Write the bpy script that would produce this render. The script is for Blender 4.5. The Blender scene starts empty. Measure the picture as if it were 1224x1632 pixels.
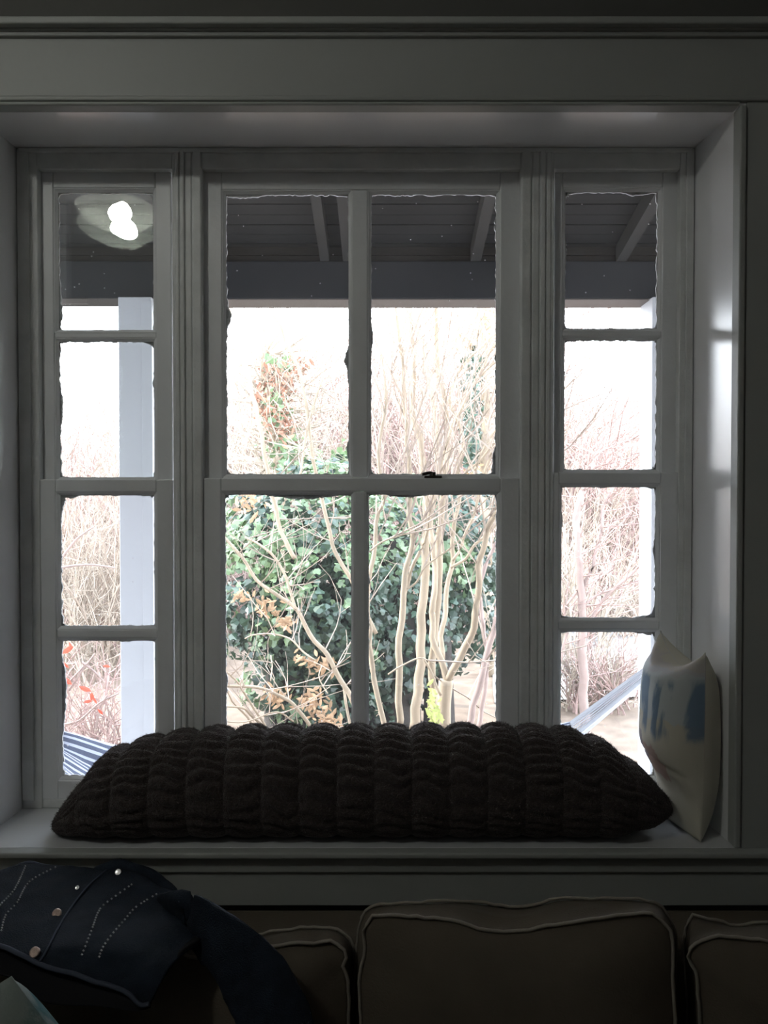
import bpy, bmesh, math, random
from mathutils import Vector, Matrix, noise

# ------------------------------------------------------------------ camera, sky, sun, exposure
scene = bpy.context.scene
C = scene.collection
F = 1360.0                       # focal length in pixels of the 1224x1632 frame
EYE = Vector((0.0, 0.0, 1.62))
PITCH = math.atan2(28.0, F)      # camera looks slightly down
cam_data = bpy.data.cameras.new('camera')
cam_data.sensor_width = 36.0
cam_data.lens = 36.0 * F / 1632.0
cam_data.clip_end = 300
cam = bpy.data.objects.new('camera', cam_data)
cam.location = EYE
cam.rotation_euler = (math.pi / 2 - PITCH, 0, 0)
C.objects.link(cam)
scene.camera = cam

world = bpy.data.worlds.new('world')
scene.world = world
world.use_nodes = True
wn, wl = world.node_tree.nodes, world.node_tree.links
wn.clear()
w_out = wn.new('ShaderNodeOutputWorld')
w_bg = wn.new('ShaderNodeBackground')
w_tc = wn.new('ShaderNodeTexCoord')
w_sep = wn.new('ShaderNodeSeparateXYZ')
w_ramp = wn.new('ShaderNodeValToRGB')
w_ramp.color_ramp.elements[0].position = 0.0
w_ramp.color_ramp.elements[0].color = (0.94, 0.95, 1.0, 1)
w_ramp.color_ramp.elements[1].position = 0.9
w_ramp.color_ramp.elements[1].color = (0.70, 0.81, 1.0, 1)
wl.new(w_tc.outputs['Generated'], w_sep.inputs[0])
wl.new(w_sep.outputs['Z'], w_ramp.inputs[0])
wl.new(w_ramp.outputs[0], w_bg.inputs[0])
w_bg.inputs[1].default_value = 14.0
wl.new(w_bg.outputs[0], w_out.inputs[0])

sun_data = bpy.data.lights.new('sun', 'SUN')
sun_data.energy = 9.5
sun_data.angle = math.radians(1.0)
sun_data.color = (1.0, 0.94, 0.87)
sun = bpy.data.objects.new('sun', sun_data)
sun.rotation_euler = Vector((0.80, -0.16, -0.62)).to_track_quat('-Z', 'Y').to_euler()
C.objects.link(sun)

vs = scene.view_settings
vs.view_transform = 'Standard'
vs.look = 'None'
vs.gamma = 1.0
vs.exposure = 0.0
vs.use_curve_mapping = False

R = random.Random(7)
ROOMH = 3.2
YW = 2.05       # face of the window frames
YF = 1.827      # face of the casing around the recess


# ------------------------------------------------------------------ helpers
def P(px, py, Y):
    """a point of the photograph placed at distance Y from the camera"""
    a, b = (px - 612.0) / F, -(py - 816.0) / F
    c, s = math.cos(PITCH), math.sin(PITCH)
    d = Vector((a, c + b * s, b * c - s))
    return EYE + d * (Y / d.y)


def wx(px, Y):
    return P(px, 788, Y).x


def wz(py, Y):
    return P(612, py, Y).z


def link_mesh(name, me, mats, parent=None):
    ob = bpy.data.objects.new(name, me)
    for m in (mats if isinstance(mats, (list, tuple)) else [mats]):
        if m and len(me.materials) < (len(mats) if isinstance(mats, (list, tuple)) else 1):
            me.materials.append(m)
    C.objects.link(ob)
    if parent:
        ob.parent = parent
    return ob


def obj(name, bm, mats, parent=None, smooth=False):
    me = bpy.data.meshes.new(name)
    bmesh.ops.recalc_face_normals(bm, faces=bm.faces)
    if smooth:
        for f in bm.faces:
            f.smooth = True
    bm.to_mesh(me)
    bm.free()
    return link_mesh(name, me, mats, parent)


def pyobj(name, vs_, fs_, mats, parent=None, smooth=False):
    me = bpy.data.meshes.new(name)
    me.from_pydata([tuple(v) for v in vs_], [], fs_)
    me.update()
    if smooth:
        me.polygons.foreach_set('use_smooth', [True] * len(me.polygons))
    return link_mesh(name, me, mats, parent)


def tag(o, label, cat=None, group=None, kind=None):
    if label:
        o['label'] = label
    if cat:
        o['category'] = cat
    if group:
        o['group'] = group
    if kind:
        o['kind'] = kind
    return o


def empty(name, label, cat, loc=(0, 0, 0), group=None, kind=None):
    o = bpy.data.objects.new(name, None)
    o.empty_display_size = 0.05
    o.location = loc
    C.objects.link(o)
    return tag(o, label, cat, group, kind)


def sub(name, parent):
    o = bpy.data.objects.new(name, None)
    o.empty_display_size = 0.05
    C.objects.link(o)
    o.parent = parent
    return o


def add_box(bm, x0, x1, y0, y1, z0, z1, bev=0.0, seg=2):
    t = bmesh.new()
    bmesh.ops.create_cube(t, size=1.0)
    for v in t.verts:
        v.co = Vector((x0 if v.co.x < 0 else x1, y0 if v.co.y < 0 else y1, z0 if v.co.z < 0 else z1))
    if bev > 0:
        bmesh.ops.bevel(t, geom=list(t.edges), offset=bev, segments=seg, profile=0.5, affect='EDGES')
    me = bpy.data.meshes.new('t')
    t.to_mesh(me)
    t.free()
    bm.from_mesh(me)
    bpy.data.meshes.remove(me)


def box(name, x0, x1, y0, y1, z0, z1, mat, parent=None, bev=0.0, seg=2):
    bm = bmesh.new()
    add_box(bm, x0, x1, y0, y1, z0, z1, bev, seg)
    return obj(name, bm, mat, parent)


class MB:
    """collects plain vertex and face lists"""
    def __init__(self):
        self.v, self.f = [], []

    def tube(self, pts, radii, sides=6, cap=True):
        pts = [Vector(p) for p in pts]
        n = len(pts)
        if not hasattr(radii, '__len__'):
            radii = [radii] * n
        b0 = len(self.v)
        up = Vector((0.13, 0.21, 0.97))
        for i in range(n):
            t = (pts[min(i + 1, n - 1)] - pts[max(i - 1, 0)])
            if t.length < 1e-9:
                t = Vector((0, 0, 1))
            t.normalize()
            u = t.cross(up if abs(t.dot(up)) < 0.95 else Vector((1, 0, 0))).normalized()
            w = t.cross(u)
            for k in range(sides):
                a = 2 * math.pi * k / sides
                self.v.append(pts[i] + (u * math.cos(a) + w * math.sin(a)) * radii[i])
        for i in range(n - 1):
            for k in range(sides):
                a, b = b0 + i * sides + k, b0 + i * sides + (k + 1) % sides
                self.f.append((a, b, b + sides, a + sides))
        if cap:
            self.f.append(tuple(b0 + k for k in reversed(range(sides))))
            self.f.append(tuple(b0 + (n - 1) * sides + k for k in range(sides)))

    def build(self, name, mat, parent=None, smooth=False):
        return pyobj(name, self.v, self.f, mat, parent, smooth)


def smooth_path(pts, n=4):
    """Catmull-Rom through the points"""
    pts = [Vector(p) for p in pts]
    out = []
    for i in range(len(pts) - 1):
        p0, p1, p2, p3 = pts[max(i - 1, 0)], pts[i], pts[i + 1], pts[min(i + 2, len(pts) - 1)]
        for k in range(n):
            t = k / n
            out.append(0.5 * ((2 * p1) + (p2 - p0) * t + (2 * p0 - 5 * p1 + 4 * p2 - p3) * t * t
                              + (3 * p1 - p0 - 3 * p2 + p3) * t ** 3))
    out.append(pts[-1])
    return out


def interp(tab, x):
    if x <= tab[0][0]:
        return tab[0][1]
    for (a, b), (c, d) in zip(tab, tab[1:]):
        if x <= c:
            return b + (d - b) * (x - a) / (c - a)
    return tab[-1][1]


# ------------------------------------------------------------------ materials
def mat(name, col, rough=0.6, spec=0.5, bump=0.0, bscale=40.0, var=0.0, vscale=8.0, metal=0.0, sheen=0.0,
        island=0.0, trans=0.0, coat=0.0, stretch=None):
    m = bpy.data.materials.new(name)
    m.use_nodes = True
    nt = m.node_tree
    n, l = nt.nodes, nt.links
    b = n['Principled BSDF']
    b.inputs['Base Color'].default_value = (*col, 1)
    b.inputs['Roughness'].default_value = rough
    b.inputs['Metallic'].default_value = metal
    b.inputs['Specular IOR Level'].default_value = spec
    b.inputs['Sheen Weight'].default_value = sheen
    b.inputs['Coat Weight'].default_value = coat
    vec = None
    if bump or var:
        tc = n.new('ShaderNodeTexCoord')
        vec = tc.outputs['Object']
        if stretch:
            mp = n.new('ShaderNodeMapping')
            mp.inputs['Scale'].default_value = stretch
            l.new(vec, mp.inputs[0])
            vec = mp.outputs[0]
    if bump:
        nz = n.new('ShaderNodeTexNoise')
        nz.inputs['Scale'].default_value = bscale
        nz.inputs['Detail'].default_value = 4
        l.new(vec, nz.inputs['Vector'])
        bp = n.new('ShaderNodeBump')
        bp.inputs['Strength'].default_value = bump
        bp.inputs['Distance'].default_value = 0.01
        l.new(nz.outputs['Fac'], bp.inputs['Height'])
        l.new(bp.outputs[0], b.inputs['Normal'])
    src = None
    if var:
        nv = n.new('ShaderNodeTexNoise')
        nv.inputs['Scale'].default_value = vscale
        nv.inputs['Detail'].default_value = 5
        l.new(vec, nv.inputs['Vector'])
        src = nv.outputs['Fac']
        k = var
    elif island:
        gi = n.new('ShaderNodeNewGeometry')
        src = gi.outputs['Random Per Island']
        k = island
    if src is not None:
        rp = n.new('ShaderNodeValToRGB')
        rp.color_ramp.elements[0].position = 0.25 if var else 0.0
        rp.color_ramp.elements[1].position = 0.75 if var else 1.0
        rp.color_ramp.elements[0].color = (*[c * (1 - k) for c in col], 1)
        rp.color_ramp.elements[1].color = (*[min(1, c * (1 + k)) for c in col], 1)
        l.new(src, rp.inputs[0])
        l.new(rp.outputs[0], b.inputs['Base Color'])
    if trans:
        b.inputs['Transmission Weight'].default_value = 0
        tr = n.new('ShaderNodeBsdfTranslucent')
        tr.inputs[0].default_value = (*[min(1, c * 1.3) for c in col], 1)
        mx = n.new('ShaderNodeMixShader')
        mx.inputs[0].default_value = trans
        l.new(b.outputs[0], mx.inputs[1])
        l.new(tr.outputs[0], mx.inputs[2])
        l.new(mx.outputs[0], n['Material Output'].inputs[0])
    return m


M = {}
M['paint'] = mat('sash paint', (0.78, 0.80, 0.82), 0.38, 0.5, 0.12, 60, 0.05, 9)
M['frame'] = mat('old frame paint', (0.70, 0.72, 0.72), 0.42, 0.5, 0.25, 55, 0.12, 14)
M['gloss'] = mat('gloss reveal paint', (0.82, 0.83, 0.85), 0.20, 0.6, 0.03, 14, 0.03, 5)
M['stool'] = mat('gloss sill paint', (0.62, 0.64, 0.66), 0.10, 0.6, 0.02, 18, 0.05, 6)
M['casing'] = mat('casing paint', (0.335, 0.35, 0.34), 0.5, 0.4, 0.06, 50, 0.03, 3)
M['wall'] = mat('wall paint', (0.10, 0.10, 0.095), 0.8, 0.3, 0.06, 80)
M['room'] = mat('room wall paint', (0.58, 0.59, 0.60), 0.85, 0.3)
M['ceiling'] = mat('ceiling paint', (0.55, 0.55, 0.53), 0.9, 0.2)
M['floor'] = mat('floor wood', (0.16, 0.09, 0.05), 0.45, 0.5, 0.1, 30, 0.3, 6, stretch=(1, 8, 1))
M['putty'] = mat('cracked putty', (0.42, 0.42, 0.43), 0.8, 0.3, 0.5, 90, 0.25, 60)
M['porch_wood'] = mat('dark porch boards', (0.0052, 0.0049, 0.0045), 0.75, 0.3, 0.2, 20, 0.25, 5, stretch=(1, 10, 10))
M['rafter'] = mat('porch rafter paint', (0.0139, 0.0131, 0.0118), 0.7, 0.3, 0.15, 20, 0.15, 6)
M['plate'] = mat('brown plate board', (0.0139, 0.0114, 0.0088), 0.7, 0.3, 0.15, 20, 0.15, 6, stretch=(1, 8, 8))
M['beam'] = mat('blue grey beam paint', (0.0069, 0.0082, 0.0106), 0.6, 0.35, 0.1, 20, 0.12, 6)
M['beam_strip'] = mat('pale beam strip tone', (0.1050, 0.0892, 0.0810), 0.6, 0.3)  # pale tone carrying the ground light on the beam's underside
M['column'] = mat('white column paint', (0.3759, 0.3864, 0.4168), 0.5, 0.4, 0.05, 30, 0.03, 4)
M['siding'] = mat('outside house wall', (0.4462, 0.4462, 0.4403), 0.7, 0.3)
M['porch_floor'] = mat('porch floor boards', (0.480, 0.480, 0.488), 0.6, 0.4, 0.1, 20)
M['lock'] = mat('dark lock metal', (0.05, 0.045, 0.04), 0.45, 0.5, 0.2, 80, metal=0.6)
M['fur'] = mat('brown plush', (0.066, 0.050, 0.049), 0.95, 0.1, 0.9, 330, 0.35, 160, sheen=0.22)
M['sofa'] = mat('khaki slipcover', (0.1035, 0.0862, 0.0665), 0.9, 0.2, 0.25, 260, 0.10, 9)
M['piping'] = mat('pale piping', (0.2500, 0.2250, 0.1938), 0.85, 0.2, 0.2, 200)
M['denim'] = mat('dark denim', (0.0108, 0.0162, 0.0261), 0.9, 0.2, 0.5, 420, 0.35, 30)
M['denim_in'] = mat('black jacket lining', (0.012, 0.012, 0.014), 0.95, 0.1)
M['stitch'] = mat('denim seam', (0.050, 0.060, 0.085), 0.9, 0.2)
M['button'] = mat('worn copper button', (0.55, 0.42, 0.36), 0.38, 0.5, 0.4, 300, metal=0.8)
M['steel'] = mat('bright metal', (0.85, 0.85, 0.85), 0.2, 0.5, metal=1.0)
M['stone'] = mat('rhinestone', (0.9, 0.9, 0.92), 0.2, 0.9, metal=0.4)
M['brass'] = mat('lamp metal', (0.45, 0.42, 0.38), 0.35, 0.5, metal=1.0)
M['cord'] = mat('hammock cord', (0.5400, 0.5550, 0.6000), 0.8, 0.2)
M['bark'] = mat('pale bark', (0.2648, 0.2120, 0.1536), 0.85, 0.2, 0.4, 30, 0.22, 9, stretch=(1, 1, 0.3))
M['bark_dark'] = mat('dark bark', (0.035, 0.03, 0.026), 0.9, 0.2, 0.5, 25, 0.3, 8)
M['bark_pink'] = mat('pink grey bark', (0.2688, 0.2040, 0.1832), 0.9, 0.2, 0.3, 25, 0.2, 8)
M['twig_tan'] = mat('tan twigs', (0.2952, 0.2376, 0.1933), 0.9, 0.2, island=0.25)
M['twig_cream'] = mat('cream twigs', (0.3506, 0.2989, 0.2435), 0.9, 0.2, island=0.22)
M['twig_pink'] = mat('pinkish twigs', (0.3175, 0.2237, 0.2020), 0.9, 0.2, island=0.25)
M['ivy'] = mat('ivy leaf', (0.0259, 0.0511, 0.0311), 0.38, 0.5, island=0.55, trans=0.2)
M['ivy_light'] = mat('sunny ivy leaf', (0.1000, 0.1528, 0.0704), 0.42, 0.5, island=0.4, trans=0.25)  # paler copy of the ivy leaf, sunlight put into the colour
M['dry_leaf'] = mat('dry leaf', (0.3034, 0.1997, 0.1215), 0.85, 0.2, island=0.4, trans=0.25)
M['rust_leaf'] = mat('rust leaf', (0.2550, 0.1334, 0.0909), 0.85, 0.2, island=0.4, trans=0.25)
M['red_leaf'] = mat('red leaf', (0.4743, 0.0765, 0.0459), 0.7, 0.3, island=0.3, trans=0.3)
M['lime_leaf'] = mat('lime leaf', (0.3200, 0.3520, 0.1200), 0.6, 0.3, island=0.2, trans=0.4)
M['ground'] = mat('leaf litter', (0.1669, 0.1260, 0.0964), 0.95, 0.1, 0.6, 6, 0.32, 5)
M['drive'] = mat('pale gravel', (0.2706, 0.2604, 0.2496), 0.95, 0.1, 0.3, 20, 0.08, 4)
M['wire'] = mat('wire', (0.12, 0.12, 0.13), 0.7)
M['pole'] = mat('pole wood', (0.25, 0.2, 0.16), 0.9)


def glass_material(name, dust):
    m = bpy.data.materials.new(name)
    m.use_nodes = True
    n, l = m.node_tree.nodes, m.node_tree.links
    n.clear()
    out = n.new('ShaderNodeOutputMaterial')
    tr = n.new('ShaderNodeBsdfTransparent')
    tr.inputs[0].default_value = (0.97, 0.985, 0.98, 1)
    gl = n.new('ShaderNodeBsdfGlossy')
    gl.inputs['Roughness'].default_value = 0.0
    gl.inputs[0].default_value = (1, 1, 1, 1)
    tc = n.new('ShaderNodeTexCoord')
    nz = n.new('ShaderNodeTexNoise')
    nz.inputs['Scale'].default_value = 7.0
    nz.inputs['Detail'].default_value = 1.0
    l.new(tc.outputs['Object'], nz.inputs['Vector'])
    bp = n.new('ShaderNodeBump')
    bp.inputs['Strength'].default_value = 0.10
    bp.inputs['Distance'].default_value = 0.01
    l.new(nz.outputs['Fac'], bp.inputs['Height'])
    l.new(bp.outputs[0], gl.inputs['Normal'])
    fr = n.new('ShaderNodeFresnel')
    fr.inputs[0].default_value = 1.5
    mx = n.new('ShaderNodeMixShader')
    l.new(fr.outputs[0], mx.inputs[0])
    l.new(tr.outputs[0], mx.inputs[1])
    l.new(gl.outputs[0], mx.inputs[2])
    # dust film that also paints in hazy glare, and paint specks on the old pane
    dn = n.new('ShaderNodeTexNoise')
    dn.inputs['Scale'].default_value = 5.0
    dn.inputs['Detail'].default_value = 6.0
    l.new(tc.outputs['Object'], dn.inputs['Vector'])
    mr = n.new('ShaderNodeMapRange')
    mr.inputs['From Min'].default_value = 0.3
    mr.inputs['From Max'].default_value = 0.8
    mr.inputs['To Min'].default_value = dust * 0.6
    mr.inputs['To Max'].default_value = dust * 1.8
    l.new(dn.outputs['Fac'], mr.inputs['Value'])
    vo = n.new('ShaderNodeTexVoronoi')
    vo.inputs['Scale'].default_value = 26.0
    l.new(tc.outputs['Object'], vo.inputs['Vector'])
    lt = n.new('ShaderNodeMath')
    lt.operation = 'LESS_THAN'
    lt.inputs[1].default_value = 0.045
    l.new(vo.outputs['Distance'], lt.inputs[0])
    ml = n.new('ShaderNodeMath')
    ml.operation = 'MULTIPLY'
    ml.inputs[1].default_value = 0.35
    l.new(lt.outputs[0], ml.inputs[0])
    ad = n.new('ShaderNodeMath')
    ad.operation = 'MAXIMUM'
    l.new(ml.outputs[0], ad.inputs[0])
    l.new(mr.outputs[0], ad.inputs[1])
    df = n.new('ShaderNodeBsdfTranslucent')
    df.inputs[0].default_value = (0.85, 0.86, 0.88, 1)
    mx2 = n.new('ShaderNodeMixShader')
    l.new(ad.outputs[0], mx2.inputs[0])
    l.new(mx.outputs[0], mx2.inputs[1])
    l.new(df.outputs[0], mx2.inputs[2])
    l.new(mx2.outputs[0], out.inputs[0])
    return m


M['glass'] = glass_material('old window glass', 0.008)
M['storm'] = glass_material('storm glass', 0.004)

# ------------------------------------------------------------------ room shell
XL, XR = -0.890, 0.758            # recess at the casing face
XLB, XRB = wx(30, YW), wx(1104, YW)
ZS = wz(1290, YW)                 # top of the window stool
ZT = wz(235, YW)                  # soffit of the recess
YO = 2.24                         # outside face of the house wall
RX0, RX1, RY0 = -2.9, 2.7, -3.2

box('floor', RX0 - .2, RX1 + .2, RY0 - .2, 1.87, -0.1, 0.0, M['floor'])['kind'] = 'structure'
box('ceiling', RX0 - .2, RX1 + .2, RY0 - .2, YO, ROOMH, ROOMH + .15, M['ceiling'])['kind'] = 'structure'
box('wall_left', RX0 - .2, RX0, RY0, 1.87, 0.0, ROOMH, M['room'])['kind'] = 'structure'
box('wall_right', RX1, RX1 + .2, RY0, 1.87, 0.0, ROOMH, M['room'])['kind'] = 'structure'
box('wall_back', RX0 - .2, RX1 + .2, RY0 - .2, RY0, 0.0, ROOMH, M['room'])['kind'] = 'structure'
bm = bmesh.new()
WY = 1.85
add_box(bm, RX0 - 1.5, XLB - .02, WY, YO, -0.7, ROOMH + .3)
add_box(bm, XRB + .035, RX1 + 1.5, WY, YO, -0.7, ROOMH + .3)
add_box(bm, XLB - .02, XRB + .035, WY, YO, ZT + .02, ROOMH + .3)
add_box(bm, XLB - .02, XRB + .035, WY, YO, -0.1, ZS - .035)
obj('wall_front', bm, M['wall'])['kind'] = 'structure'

bm = bmesh.new()
add_box(bm, RX0 - 1.5, XLB - .02, YO + .001, YO + .02, -.115, ROOMH - .02)
add_box(bm, XRB + .035, RX1 + 1.5, YO + .001, YO + .02, -.115, ROOMH - .02)
add_box(bm, XLB - .02, XRB + .035, YO + .001, YO + .02, ZT + .02, ROOMH - .02)
add_box(bm, XLB - .02, XRB + .035, YO + .001, YO + .02, -.115, ZS - .035)
obj('wall_outside', bm, M['siding'])['kind'] = 'structure'

# reveals and soffit of the recess: glossy boards
def prism(name, quad_xy, z0, z1, m, parent=None):
    vs_ = [Vector((x, y, z)) for z in (z0, z1) for x, y in quad_xy]
    fs_ = [(3, 2, 1, 0), (4, 5, 6, 7)] + [(i, (i + 1) % 4, 4 + (i + 1) % 4, 4 + i) for i in range(4)]
    o = pyobj(name, vs_, fs_, m, parent)
    return o

prism('trim_1', [(XL, YF + .004), (XLB, YW + .01), (XLB - .018, YW + .01), (XL - .018, YF + .004)], ZS, ZT, M['gloss'])['kind'] = 'structure'
prism('trim_2', [(XR, YF + .004), (XR + .018, YF + .004), (XRB + .018, YW + .01), (XRB, YW + .01)], ZS, ZT, M['gloss'])['kind'] = 'structure'
prism('trim_3', [(XL - .018, YF + .004), (XR + .018, YF + .004), (XRB + .018, YW + .01), (XLB - .018, YW + .01)], ZT, ZT + .018, M['gloss'])['kind'] = 'structure'
# casing: side boards with an edge bead, head board, crown cap
def bead_profile(name, x0, x1, z0, z1, parent, bev=.004):
    return box(name, x0, x1, YF - .012, YF + .02, z0, z1, M['casing'], parent, bev)

def strct(name):
    return empty(name, None, None, kind='structure')

ZC1 = wz(155, YF)
ZC2 = wz(57, YF)
t4 = strct('trim_4')           # right casing
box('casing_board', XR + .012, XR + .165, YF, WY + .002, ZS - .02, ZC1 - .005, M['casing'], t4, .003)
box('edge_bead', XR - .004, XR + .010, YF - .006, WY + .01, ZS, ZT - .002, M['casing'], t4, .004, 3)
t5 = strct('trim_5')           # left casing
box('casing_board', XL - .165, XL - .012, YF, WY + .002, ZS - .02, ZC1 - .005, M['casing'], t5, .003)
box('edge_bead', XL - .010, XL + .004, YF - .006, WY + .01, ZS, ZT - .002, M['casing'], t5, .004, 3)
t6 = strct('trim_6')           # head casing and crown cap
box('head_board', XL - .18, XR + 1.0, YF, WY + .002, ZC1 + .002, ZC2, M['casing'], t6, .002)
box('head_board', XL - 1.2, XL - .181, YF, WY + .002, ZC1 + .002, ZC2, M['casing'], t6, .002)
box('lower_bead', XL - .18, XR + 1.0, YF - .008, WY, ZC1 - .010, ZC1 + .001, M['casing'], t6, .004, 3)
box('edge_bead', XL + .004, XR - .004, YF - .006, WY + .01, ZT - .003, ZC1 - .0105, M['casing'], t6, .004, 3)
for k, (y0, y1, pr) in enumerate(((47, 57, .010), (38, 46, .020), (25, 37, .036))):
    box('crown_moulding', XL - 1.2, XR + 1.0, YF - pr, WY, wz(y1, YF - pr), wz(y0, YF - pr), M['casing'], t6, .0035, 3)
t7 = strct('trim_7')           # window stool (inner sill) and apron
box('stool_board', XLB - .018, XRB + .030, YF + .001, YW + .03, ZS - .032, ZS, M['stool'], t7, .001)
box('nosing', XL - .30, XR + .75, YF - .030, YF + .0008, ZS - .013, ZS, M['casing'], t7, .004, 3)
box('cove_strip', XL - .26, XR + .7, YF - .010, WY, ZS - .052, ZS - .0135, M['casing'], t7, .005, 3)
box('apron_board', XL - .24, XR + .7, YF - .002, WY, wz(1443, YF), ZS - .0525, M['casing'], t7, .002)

# ------------------------------------------------------------------ window frame (shared jambs, mullions, head)
fr = strct('trim_8')
Y0, Y1 = YW, YW + .10
zb = wz(1275, YW)
zh = wz(268, YW)
JX = [(30, 62), (276, 323), (829, 882), (1082, 1104)]
for i, (a, b) in enumerate(JX):
    nm = 'jamb' if i in (0, 3) else 'mullion'
    box(nm, wx(a, YW), wx(b, YW), Y0 + .004, Y1 + .03, ZS, ZT, M['frame'], fr, .002)
    if i in (1, 2):      # ridged staff mouldings on the mullions
        for q in ((0.10, 0.24, .004), (0.27, 0.42, .007), (0.45, 0.66, .003), (0.70, 0.985, .005)):
            if i == 2:
                q = (1 - q[1], 1 - q[0], q[2])
            xa, xb = wx(a + (b - a) * q[0], YW), wx(a + (b - a) * q[1], YW)
            box('ridge_bead', xa, xb, Y0 + .004 - q[2], Y0 + .02, ZS + .02, ZT - .005, M['frame'], fr, .003, 3)
    else:
        xa, xb = (wx(a + 1, YW), wx(b - 12, YW)) if i == 0 else (wx(a + 9, YW), wx(b - 1, YW))
        box('ridge_bead', xa, xb, Y0 - .001, Y0 + .02, ZS + .02, ZT - .005, M['frame'], fr, .002, 3)
for (a, b) in ((62, 276), (323, 829), (882, 1082)):
    box('head_jamb', wx(a, YW), wx(b, YW), Y0 + .004, Y1 + .03, zh, ZT, M['frame'], fr, .002)
    box('sub_sill', wx(a, YW), wx(b, YW), Y0 + .006, Y1 + .06, ZS, zb, M['frame'], fr, .003)
box('head_bead', XLB + .005, XRB - .005, Y0 - .002, Y0 + .02, wz(243, YW), ZT, M['frame'], fr, .003)


def ring_strip(mb, x0, x1, z0, z1, ya, inset_fn, yb, n=42):
    """frame-shaped strip: outer rectangle fixed, inner edge ragged, from ya (front) to yb (back)"""
    outer, inner = [], []
    sides = [((x0, z0), (x1, z0), (0, 1)), ((x1, z0), (x1, z1), (-1, 0)), ((x1, z1), (x0, z1), (0, -1)), ((x0, z1), (x0, z0), (1, 0))]
    for (a, b, nrm) in sides:
        L = math.hypot(b[0] - a[0], b[1] - a[1])
        k = max(6, int(L / .006)) if n else 1
        for i in range(k):
            t = i / k
            x, z = a[0] + (b[0] - a[0]) * t, a[1] + (b[1] - a[1]) * t
            outer.append((x, z))
            d = inset_fn(x, z, t)
            # keep corners tidy
            xi, zi = x + nrm[0] * d, z + nrm[1] * d
            xi = min(max(xi, x0 + d), x1 - d)
            zi = min(max(zi, z0 + d), z1 - d)
            inner.append((xi, zi))
    b0 = len(mb.v)
    m = len(outer)
    for lst, y in ((outer, ya), (inner, ya), (inner, yb), (outer, yb)):
        for x, z in lst:
            mb.v.append(Vector((x, y, z)))
    for i in range(m):
        j = (i + 1) % m
        for q in range(4):
            r0, r1 = b0 + q * m, b0 + ((q + 1) % 4) * m
            mb.f.append((r0 + i, r0 + j, r1 + j, r1 + i))


def bevel_ring(x0, x1, z0, z1, w, yf, yb, name, parent):
    """sloped moulding from the sash face down to the glass"""
    o = [(x0, z0), (x1, z0), (x1, z1), (x0, z1)]
    i1 = [(x0 + w * .35, z0 + w * .35), (x1 - w * .35, z0 + w * .35), (x1 - w * .35, z1 - w * .35), (x0 + w * .35, z1 - w * .35)]
    i2 = [(x0 + w, z0 + w), (x1 - w, z0 + w), (x1 - w, z1 - w), (x0 + w, z1 - w)]
    v, f = [], []
    ym = yf + (yb - yf) * .35
    for lst, y in ((o, yf), (i1, yf + .001), (i1, ym), (i2, yb), (o, yb)):
        v += [Vector((x, y, z)) for x, z in lst]
    for q in range(5):
        for i in range(4):
            j = (i + 1) % 4
            a, b = q * 4, ((q + 1) % 5) * 4
            f.append((a + i, a + j, b + j, b + i))
    return pyobj(name, v, f, M['paint'], parent)


def sash(win, name, Y, x0, x1, y0, y1, cols, rows, label=None, seed=0):
    """x0..y1 outer pixel edges, cols and rows the pixel edges of the panes; Y is the room-side face"""
    rr = random.Random(seed)
    th = .0190
    s = sub(name, win)
    if label:
        s['label'] = label
    X = lambda p: wx(p, Y)
    Z = lambda p: wz(p, Y)
    xs = [X(x0)] + [X(v) for c in cols for v in c] + [X(x1)]
    zs = [Z(y0)] + [Z(v) for r in rows for v in r] + [Z(y1)]
    box('stile', xs[0], xs[1], Y, Y + th, zs[-1], zs[0], M['paint'], s, .0025)
    box('stile', xs[-2], xs[-1], Y, Y + th, zs[-1], zs[0], M['paint'], s, .0025)
    e = .0004
    box('rail', xs[1] + e, xs[-2] - e, Y + e, Y + th, zs[1], zs[0], M['paint'], s, .0025)
    box('rail', xs[1] + e, xs[-2] - e, Y + e, Y + th, zs[-1], zs[-2], M['paint'], s, .0025)
    for i in range(len(cols) - 1):
        box('muntin', xs[2 + 2 * i], xs[3 + 2 * i], Y + .002, Y + th, zs[-2] + e, zs[1] - e, M['paint'], s, .0025)
    for i in range(len(rows) - 1):
        box('muntin', xs[1] + e, xs[-2] - e, Y + .003, Y + th, zs[3 + 2 * i], zs[2 + 2 * i], M['paint'], s, .0025)
    yg = Y + th * .62
    for c in cols:
        for r in rows:
            a, b, lo, hi = X(c[0]), X(c[1]), Z(r[1]), Z(r[0])
            box('pane', a + .0006, b - .0006, yg, yg + .0028, lo + .0006, hi - .0006, M['glass'], s)
            bevel_ring(a, b, lo, hi, .0085, Y + .003, yg - .0006, 'glazing_bead', s)
            mb = MB()
            sd = rr.random() * 100
            def inset(x, z, t, sd=sd, a=a, b=b, lo=lo, hi=hi):
                d = .0084 + .0040 * noise.noise(Vector((x * 55 + sd, z * 55, 0))) + 0.0028 * noise.noise(Vector((x * 190, z * 190 + sd, 3)))
                big = noise.noise(Vector((x * 9 + sd * 2, z * 9, 7)))
                d += .022 * max(0, big - .24)
                cx = min(x - a, b - x)
                cz = min(z - lo, hi - z)
                if max(cx, cz) < .028:
                    d += .004 * (1 - max(cx, cz) / .028)
                return max(.0050, d)
            ring_strip(mb, a, b, lo, hi, yg + .0032, inset, yg + .008)
            mb.build('putty', M['putty'], s)
    return s


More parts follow.
